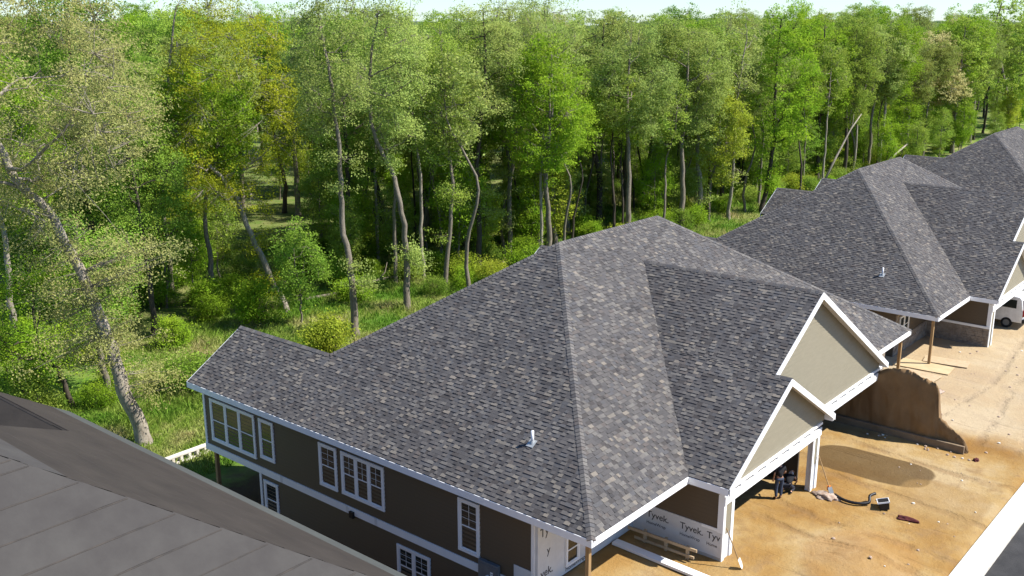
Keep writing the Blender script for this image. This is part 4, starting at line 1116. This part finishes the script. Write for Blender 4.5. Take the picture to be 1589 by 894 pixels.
# cut bank of brown earth beside the driveway, on a low footing
root = empty('soil_bank', (22.6, -2.2, gz(22.6, -2.2))); tag(root, 'dark brown cut earth bank in shade, running from the big garage beside the driveway', 'earth bank')
ox, oy, oz = root.location
prof = [(1.3, -0.6), (-0.6, -0.5), (-1.4, -0.10), (-2.05, -0.08), (-2.12, -0.14), (-2.7, -0.26), (-3.30, -0.50), (-3.46, -0.85), (-3.52, -2.0), (-4.2, -2.42), (-4.75, -2.75), (-4.95, -3.25)]
py_, pz_ = np.array([p[0] for p in prof])[::-1], np.array([p[1] for p in prof])[::-1]
vs, fs = [], []; NV, NF, NB = 90, 14, 10
for i in range(NV):
    y = -4.97 + (1.3 + 4.97) * i / (NV - 1); top = float(np.interp(y, py_, pz_)) + 0.09 * mnoise.noise(V((y * 3, 1, 0))) + 0.06 * mnoise.noise(V((y * 11, 2, 0))); bot = -3.55
    for j in range(NF + NB):
        if j < NF: f = j / (NF - 1); x, z = 22.2 + 0.16 * f * f, bot + (top - bot) * f
        else: f = (j - NF + 1) / NB; x, z = 22.36 + 0.75 * (top - bot) * f ** 0.8 * 0.7, top - (top - bot) * f
        q = V((x, y, z)); nn = 0.11 * mnoise.noise(q * 1.6) + 0.06 * mnoise.noise(q * 4.3) + 0.035 * mnoise.noise(q * 11)
        vs.append((x + nn - ox, y - oy, z + nn * (0.4 if j else 0) - oz))
K = NF + NB
fs = [(i * K + j, (i + 1) * K + j, (i + 1) * K + j + 1, i * K + j + 1) for i in range(NV - 1) for j in range(K - 1)]
link(bpy.data.objects.new('earth', fast_mesh('earth', vs, fs, 'retaining_brown', True)), root)
MB().box(22.02 - ox, 22.17 - ox, -4.86 - oy, 1.3 - oy, -3.5 - oz, -3.02 - oz).build('footing', 'footing_brown', root, bevel=0.02)
# road-side pieces
rp = empty('ribbed_paver', (19.4, -9.05, gfront(19.4) - 0.096)); tag(rp, 'ribbed cream paving pad lying at the kerb beside the asphalt', 'paver')
MB().box(-0.9, 0.9, -0.2, 0.2, 0, 0.05).build('slab', 'pale_concrete', rp)
for k in range(8): MB().box(-0.85 + k * 0.22, -0.73 + k * 0.22, -0.19, 0.19, 0.051, 0.085).build('rib', 'plywood', rp)

# white plank and timber guard rail by the porch
o = MB().bar(gnd(4.93, 2.4, 0.075), gnd(4.83, -1.7, 0.075), 0.36, 0.10).build('white_plank', 'white_paint', None, bevel=0.008); tag(o, 'long white plank lying on the dirt of the porch', 'plank')
r_ = empty('guard_rail', gnd(5.72, 0.75)); tag(r_, 'rough timber rail on short posts against the wrapped garage wall', 'railing')
for k, y in enumerate((-0.95, -0.05, 0.85)):
    MB().bar((0, y, -0.1), (0.02 * (k - 1), y, 0.52), 0.10, 0.10, up=(0, 1, 0)).build('post', 'lumber_pale', r_)
MB().bar((-0.075, -1.35, 0.47), (-0.075, 1.55, 0.42), 0.05, 0.11).build('rail', 'lumber_pale', r_)
MB().bar((-0.075, -1.25, 0.17), (-0.075, 1.25, 0.13), 0.05, 0.09).build('rail', 'lumber_pale', r_)

def shovel(loc, top, lab, blade_m, handle_m):
    r = empty('shovel', loc); tag(r, lab, 'shovel', 'tools on the building site')
    t = V(top) - V(loc); d = t.normalized(); s = d.cross(V((0, 0, 1))).normalized(); n = s.cross(d)
    MB().tube([d * 0.34, t], 0.022, 8).build('handle', handle_m, r)
    mb = MB(); c = d * 0.2; pts = []
    prof = [(-0.11, 0.2), (0.11, 0.2), (0.12, 0.0), (0.08, -0.14), (0, -0.2), (-0.08, -0.14), (-0.12, 0.0)]
    mb.prism([c + s * a + d * b + n * (0.03 * abs(a) / 0.12) for a, b in prof], n * 0.008); mb.build('blade', blade_m, r)
    return r
shovel(gnd(6.30, -2.05, 0.0), (6.19, -1.42, -1.68), 'shovel with pale blade leaning on the wrapped garage corner', 'pale_concrete', 'lumber')
shovel(gnd(13.9, -2.15, 0.0), (14.25, -1.30, -1.75), 'shovel with wooden handle leaning on the right garage pier', 'grey_metal', 'lumber')
# black drain pipe, tote box, cloth, rubble
P = [gnd(14.0, -2.2, 0.09), gnd(13.75, -2.7, 0.10), gnd(13.8, -3.2, 0.10), gnd(14.1, -3.55, 0.12), gnd(14.35, -3.5, 0.30), gnd(14.6, -3.62, 0.36)]
pp = [V(a) for a in smooth_path([tuple(p) for p in P], 40)]
tag(MB().tube(pp, [0.055 + 0.008 * (k % 2) for k in range(40)], 10).build('drain_pipe', 'black_plastic', None, True), 'black corrugated drain pipe snaking from the garage pier to the tote', 'pipe')
tb = empty('tote_box', gnd(14.25, -4.15), R(20)); tag(tb, 'black plastic tote box with white rim tipped on the driveway dirt', 'box')
tb.rotation_euler = (R(-14), R(10), R(25)); tb.scale = (0.78, 0.78, 0.78)
mb = MB(); mb.add([(-.3, -.22, 0), (.3, -.22, 0), (.3, .22, 0), (-.3, .22, 0), (-.36, -.27, .42), (.36, -.27, .42), (.36, .27, .42), (-.36, .27, .42)], [(3, 2, 1, 0), (4, 5, 6, 7), (0, 1, 5, 4), (1, 2, 6, 5), (2, 3, 7, 6), (3, 0, 4, 7)])
mb.build('body', 'black_plastic', tb, bevel=0.02)
mb = MB(); mb.box(-.39, .39, -.30, -.265, .37, .44); mb.box(-.39, .39, .265, .30, .37, .44); mb.box(-.39, -.355, -.264, .264, .37, .44); mb.box(.355, .39, -.264, .264, .37, .44); mb.build('rim', 'pipe_white', tb)
def heap(name, loc, size, m, lab, cat, seed, n=14):
    bm = bmesh.new(); bmesh.ops.create_icosphere(bm, subdivisions=4, radius=1)
    for v in bm.verts:
        k = 1 + 0.42 * mnoise.noise(v.co * 1.7 + V((seed, 0, 0))) + 0.2 * mnoise.noise(v.co * 5 + V((0, seed, 0))) + 0.08 * mnoise.noise(v.co * 12)
        v.co *= k; v.co.z = max(v.co.z, -0.15)
        v.co = V((v.co.x * size[0], v.co.y * size[1], v.co.z * size[2]))
    me = bpy.data.meshes.new(name); bm.to_mesh(me); bm.free(); me.materials.append(MATS[m])
    for p in me.polygons: p.use_smooth = True
    o = link(bpy.data.objects.new(name, me)); o.location = loc; tag(o, lab, cat); return o
heap('cloth_heap', gnd(13.9, -5.2), (0.18, 0.42, 0.12), 'dark_red_cloth', 'crumpled dark red cloth lying past the black tote', 'cloth', 3).rotation_euler = (0, 0, R(8))
heap('rubble_heap', gnd(13.75, -1.95), (0.34, 0.5, 0.17), 'rubble', 'small reddish rubble heap at the foot of the right garage pier', 'rubble', 8)
tag(MB().prism([V(q) for q in ((0, 0, 0), (0.16, 0.02, 0), (0.12, 0.12, 0), (0.02, 0.1, 0))], (0.02, 0.0, 0.16)).build('orange_wedge', 'orange_plastic'), 'small orange wedge on the rubble heap at the garage pier', 'wedge').location = gnd(14.0, -1.95, 0.18)
heap('dirt_clod', gnd(21.7, -5.5), (0.16, 0.12, 0.12), 'dark_red_cloth', 'dark red clod beyond the end of the brown wall', 'clod', 5)
heap('dirt_pile', gnd(30.6, -6.6), (0.55, 0.3, 0.09), 'foundation', 'flat dark pile of mud on the dirt towards the second house', 'mud', 6)
heap('dirt_pile', gnd(29.3, -1.1), (0.9, 0.5, 0.1), 'rubble', 'low pile of grey dirt in front of the gap between the houses', 'dirt', 16)
r = random.Random(12); k = 0
CL = []
for j in range(3):
    bm = bmesh.new(); bmesh.ops.create_icosphere(bm, subdivisions=1, radius=1)
    for v in bm.verts: v.co *= 1 + 0.4 * mnoise.noise(v.co * 2 + V((j * 7, 0, 0))); v.co.z *= 0.6
    me = bpy.data.meshes.new('stone'); bm.to_mesh(me); bm.free(); me.materials.append(MATS['rubble' if j else 'pale_concrete']); CL.append(me)
while k < 95:
    x, y = r.uniform(22.8, 42), r.uniform(-7.3, 0.2)
    if r.random() < 0.3: x, y = r.uniform(8, 20), r.uniform(-7.2, -3)
    elif r.random() < 0.3: x, y = 21.9 + r.uniform(-0.5, 0.05), r.uniform(-5.3, -0.5)
    o = link(bpy.data.objects.new('loose_stone', r.choice(CL))); s = r.uniform(0.025, 0.085)
    o.location = gnd(x, y, s * 0.25); o.scale = (s, s * r.uniform(0.6, 1.2), s); o.rotation_euler = (0, 0, r.uniform(0, 6))
    tag(o, 'loose stone or clod scattered on the construction dirt', 'stone', 'stones scattered on the dirt'); k += 1
# plywood by the second house porch, white frames, props
for (x, y, rz, w, l, m, lab) in ((33.6, 0.7, 4, 1.5, 3.0, 'plywood', 'pale plywood sheet in the sun in front of the second house porch'), (35.4, 0.0, 9, 1.2, 2.4, 'lumber_pale', 'second wooden sheet beside the pale plywood at the second house porch'),
                               (31.7, 0.3, -5, 1.3, 2.0, 'lumber_pale', 'worn wooden sheet on the dirt between the two houses')):
    o = MB().box(-w / 2, w / 2, -l / 2, l / 2, 0, 0.04).build('plywood_sheet', m); o.location = gnd(x, y, 0.05); o.rotation_euler = (0, 0, R(rz)); tag(o, lab, 'plywood')
wf = empty('window_frame', gnd(30.4, 3.3), R(4)); tag(wf, 'white empty window frame standing in the gap between the houses', 'frame')
for a in ((-0.75, -0.67), (-0.15, -0.09), (0.3, 0.36), (0.67, 0.75)): MB().box(a[0], a[1], -0.04, 0.04, 0, 2.3).build('upright', 'white_paint', wf)
for z in (0.0, 0.85, 2.3): MB().box(-0.75, 0.75, -0.045, 0.045, z, z + 0.09).build('crossbar', 'white_paint', wf)
sp = empty('stone_pier', gnd(31.3, 2.6)); tag(sp, 'brown stone pier standing between the two houses', 'pier')
MB().box(-0.3, 0.3, -0.3, 0.3, -0.1, 2.7).build('core', 'foundation', sp)
for M_, a in ((Matrix(((0, 0, -1, -0.3), (-1, 0, 0, 0), (0, 1, 0, 0), (0, 0, 0, 1))), 1), (M_front(0, -0.3, 0), 2)): stone_cladding(sp, M_, -0.3, 0.3, -0.1, 2.7, a)
# white slotted edging behind the rear wing
sl_ = empty('slotted_edging', gnd(2.9, 26.9)); tag(sl_, 'white edging with square holes on the grass behind the rear wing', 'edging')
MB().box(-1.7, 1.7, -0.15, 0.15, 0, 0.07).build('lower_bar', 'pale_concrete', sl_); MB().box(-1.7, 1.7, -0.15, 0.15, 0.36, 0.44).build('upper_bar', 'pale_concrete', sl_)
for k in range(8): MB().box(-1.7 + k * 0.465, -1.55 + k * 0.465, -0.14, 0.14, 0.071, 0.359).build('web', 'pale_concrete', sl_)

# ------------------------------------------------------------------ van in the second house garage
vn = empty('van', (46.5, 1.0, gz(44.7, 1.0)), 0); tag(vn, 'white van parked nose first in the second house garage', 'van')
w2 = 0.98
side = [(-2.5, 0.42), (-2.55, 0.75), (-2.5, 1.25), (-2.38, 1.95), (-2.25, 2.12), (1.2, 2.12), (1.75, 1.6), (2.5, 1.25), (2.6, 0.6), (2.55, 0.42)]
MB().prism([V((-w2, y, z)) for y, z in side], (2 * w2, 0, 0)).build('body', 'van_white', vn, bevel=0.06)
MB().prism([V((-0.82, -2.5, 1.3)), V((0.82, -2.5, 1.3)), V((0.76, -2.41, 1.88)), V((-0.76, -2.41, 1.88))], (0, -0.035, 0)).build('rear_window', 'window_glass', vn)
for s in (-1, 1):
    MB().box(s * 0.9 - 0.07, s * 0.9 + 0.07, -2.61, -2.5, 0.85, 1.3).build('tail_light', 'tail_red', vn, bevel=0.02)
    MB().prism([V((s * (w2 + 0.004), y, z)) for y, z in ((-2.1, 1.35), (1.1, 1.35), (0.95, 1.9), (-2.1, 1.9))], (s * 0.008, 0, 0)).build('side_window', 'window_glass', vn)
    for y in (-1.6, 1.6):
        wh = MB().tube([(s * 0.78, y, 0.34), (s * 1.0, y, 0.34)], 0.34, 20).build('wheel', 'tyre', vn)
        MB().tube([(s * 0.99, y, 0.34), (s * 1.012, y, 0.34)], 0.2, 14).build('rim', 'grey_metal', wh)
MB().box(-0.98, 0.98, -2.68, -2.5, 0.42, 0.68).build('bumper', 'black_plastic', vn, bevel=0.03)
MB().box(-0.26, 0.26, -2.585, -2.55, 0.78, 0.92).build('number_plate', 'pipe_white', vn)
MB().box(-0.6, 0.6, -2.58, -2.545, 1.02, 1.06).build('handle_strip', 'tail_red', vn)
MB().tube([(-0.55, -2.53, 1.16), (-0.55, -2.575, 1.16)], 0.1, 14).build('badge', 'black_plastic', vn)

# ------------------------------------------------------------------ two workers
def skinned(name, joints, edges, m, parent, root_i=0, sub=2):
    me = bpy.data.meshes.new(name); me.from_pydata([j[:3] for j in joints], edges, []); me.update()
    o = link(bpy.data.objects.new(name, me), parent)
    sk = o.modifiers.new('skin', 'SKIN'); sk.use_smooth_shade = True
    lay = me.skin_vertices[0] if len(me.skin_vertices) else None
    if lay is None:
        bm = bmesh.new(); bm.from_mesh(me); bm.verts.layers.skin.verify(); bm.to_mesh(me); bm.free(); lay = me.skin_vertices[0]
    for i, j in enumerate(joints):
        rr = j[3] if len(j) == 4 else j[3:5]
        lay.data[i].radius = (rr, rr) if not isinstance(rr, (tuple, list)) else rr
        lay.data[i].use_root = i == root_i
    ss = o.modifiers.new('sub', 'SUBSURF'); ss.levels = sub; ss.render_levels = sub
    dg = bpy.context.evaluated_depsgraph_get(); bpy.context.view_layer.update(); dg = bpy.context.evaluated_depsgraph_get()
    ev = bpy.data.meshes.new_from_object(o.evaluated_get(dg)); ev.name = name
    o.modifiers.clear(); o.data = ev; ev.materials.clear(); ev.materials.append(MATS[m])
    for p in ev.polygons: p.use_smooth = True
    return o
def worker(loc, rz, lab, J, shirt, trousers, extra=None):
    w = empty('person', loc, rz); tag(w, lab, 'person')
    jn = ['pelvis', 'spine', 'chest', 'neck', 'head', 'crown', 'shL', 'elL', 'wrL', 'shR', 'elR', 'wrR', 'hipL', 'knL', 'anL', 'toL', 'hipR', 'knR', 'anR', 'toR']
    rd = [.115, .115, .12, .05, .085, .07, .055, .04, .03, .055, .04, .03, .085, .06, .045, .04, .085, .06, .045, .04]
    ed = [(0, 1), (1, 2), (2, 3), (3, 4), (4, 5), (2, 6), (6, 7), (7, 8), (2, 9), (9, 10), (10, 11), (0, 12), (12, 13), (13, 14), (14, 15), (0, 16), (16, 17), (17, 18), (18, 19)]
    body = [(*J[n], r * 0.86) for n, r in zip(jn, rd)]; be = list(ed)
    for wr, el in ((8, 7), (11, 10)):       # palm and five fingers
        a, b = V(body[wr][:3]), V(body[el][:3]); d = (a - b).normalized(); s = d.cross(V((0.2, 1, 0.1))).normalized()
        pi = len(body); body.append((*(a + d * 0.07), 0.03)); be.append((wr, pi))
        for k, (off, ln) in enumerate(((-0.03, 0.075), (-0.01, 0.09), (0.012, 0.085), (0.032, 0.065))):
            m1 = a + d * (0.07 + ln * 0.55) + s * off; m2 = a + d * (0.07 + ln * 0.95) + s * off * 0.9 + s.cross(d) * 0.02
            i1 = len(body); body += [(*m1, 0.0095), (*m2, 0.008)]; be += [(pi, i1), (i1, i1 + 1)]
        i1 = len(body); t1 = a + d * 0.05 - s * 0.045; body += [(*t1, 0.011), (*(t1 + d * 0.05 - s * 0.01), 0.009)]; be += [(wr, i1), (i1, i1 + 1)]
    skinned('body', body, be, 'skin', w)
    def lerp(a, b, f): return tuple(V(J[a]) * (1 - f) + V(J[b]) * f)
    sj = [(*J['pelvis'], .13), (*J['spine'], .14), (*J['chest'], .145), (*lerp('chest', 'neck', .55), .075), (*J['shL'], .075), (*lerp('shL', 'elL', .75), .06), (*J['shR'], .075), (*lerp('shR', 'elR', .75), .06)]
    skinned('shirt', sj, [(0, 1), (1, 2), (2, 3), (2, 4), (4, 5), (2, 6), (6, 7)], shirt, w)
    tj = [(*lerp('pelvis', 'spine', .15), .125), (*J['hipL'], .10), (*J['knL'], .075), (*lerp('knL', 'anL', .9), .06), (*J['hipR'], .10), (*J['knR'], .075), (*lerp('knR', 'anR', .9), .06)]
    skinned('trousers', tj, [(0, 1), (1, 2), (2, 3), (0, 4), (4, 5), (5, 6)], trousers, w)
    for q in ('L', 'R'): skinned('boot', [(*J['an' + q], .06), (*lerp('an' + q, 'to' + q, .4), .055), (*lerp('an' + q, 'to' + q, 1.1), .04)], [(0, 1), (1, 2)], 'black_plastic', w)
    hd, cr = V(J['head']), V(J['crown']); up = (cr - hd).normalized(); fwd = V(J['face']).normalized()
    skinned('hair', [(*(hd + up * 0.02 - fwd * 0.02), .088), (*(cr + up * 0.012 - fwd * 0.01), .07)], [(0, 1)], 'hair', w)
    sd = fwd.cross(up).normalized()
    for k in (-1, 1):
        MB().tube([hd + sd * 0.075 * k + up * 0.0, hd + sd * 0.098 * k], [0.022, 0.016], 8).build('ear', 'skin', w, True)
        MB().tube([hd + fwd * 0.068 + sd * 0.03 * k + up * 0.015, hd + fwd * 0.082 + sd * 0.03 * k + up * 0.015], 0.010, 8).build('eye', 'hair', w, True)
    MB().tube([hd + fwd * 0.07 - up * 0.005, hd + fwd * 0.105 - up * 0.02], [0.012, 0.016], 8).build('nose', 'skin', w, True)
    MB().tube([hd + fwd * 0.074 - up * 0.05 - sd * 0.022, hd + fwd * 0.078 - up * 0.05, hd + fwd * 0.074 - up * 0.05 + sd * 0.022], 0.006, 6).build('mouth', 'dark_red_cloth', w, True)
    return w
stand = dict(pelvis=(0, 0, .96), spine=(0, .01, 1.15), chest=(0, .03, 1.36), neck=(0, .05, 1.5), head=(0, .08, 1.60), crown=(0, .085, 1.70), shL=(-.19, .03, 1.40), elL=(-.25, -.01, 1.14), wrL=(-.23, .06, .90),
             shR=(.19, .03, 1.40), elR=(.26, .02, 1.15), wrR=(.2, .2, 1.02), hipL=(-.1, 0, .90), knL=(-.11, .03, .5), anL=(-.11, -.02, .09), toL=(-.13, .12, .05), hipR=(.1, 0, .90), knR=(.12, .05, .5), anR=(.12, .02, .09), toR=(.15, .16, .05), face=(0, 1, -0.25))
worker(gnd(12.3, -0.55), R(-35), 'standing worker in black shirt and dark jeans under the garage header', stand, 'black_shirt', 'denim')
crouch = dict(pelvis=(0, -.12, .34), spine=(0, .02, .5), chest=(0, .22, .62), neck=(0, .34, .68), head=(0, .44, .72), crown=(0, .52, .78), shL=(-.18, .24, .60), elL=(-.25, .38, .36), wrL=(-.2, .55, .16),
              shR=(.18, .24, .60), elR=(.24, .42, .35), wrR=(.14, .62, .14), hipL=(-.1, -.1, .32), knL=(-.2, .22, .34), anL=(-.18, -.08, .09), toL=(-.2, .07, .05), hipR=(.1, -.1, .32), knR=(.18, .24, .12), anR=(.16, -.16, .09), toR=(.17, -.22, .05), face=(0, .75, -0.65))
cw = worker(gnd(13.2, -0.55), R(-80), 'crouching worker in black with a white neck cloth beside the garage pier', crouch, 'black_shirt', 'dark_trousers')
MB().tube([(0.075 * math.cos(t), 0.33 + 0.05 * math.sin(t), 0.67 + 0.055 * math.sin(t)) for t in [k * 0.3307 for k in range(20)]], 0.028, 7).build('neck_cloth', 'white_cloth', cw, True)
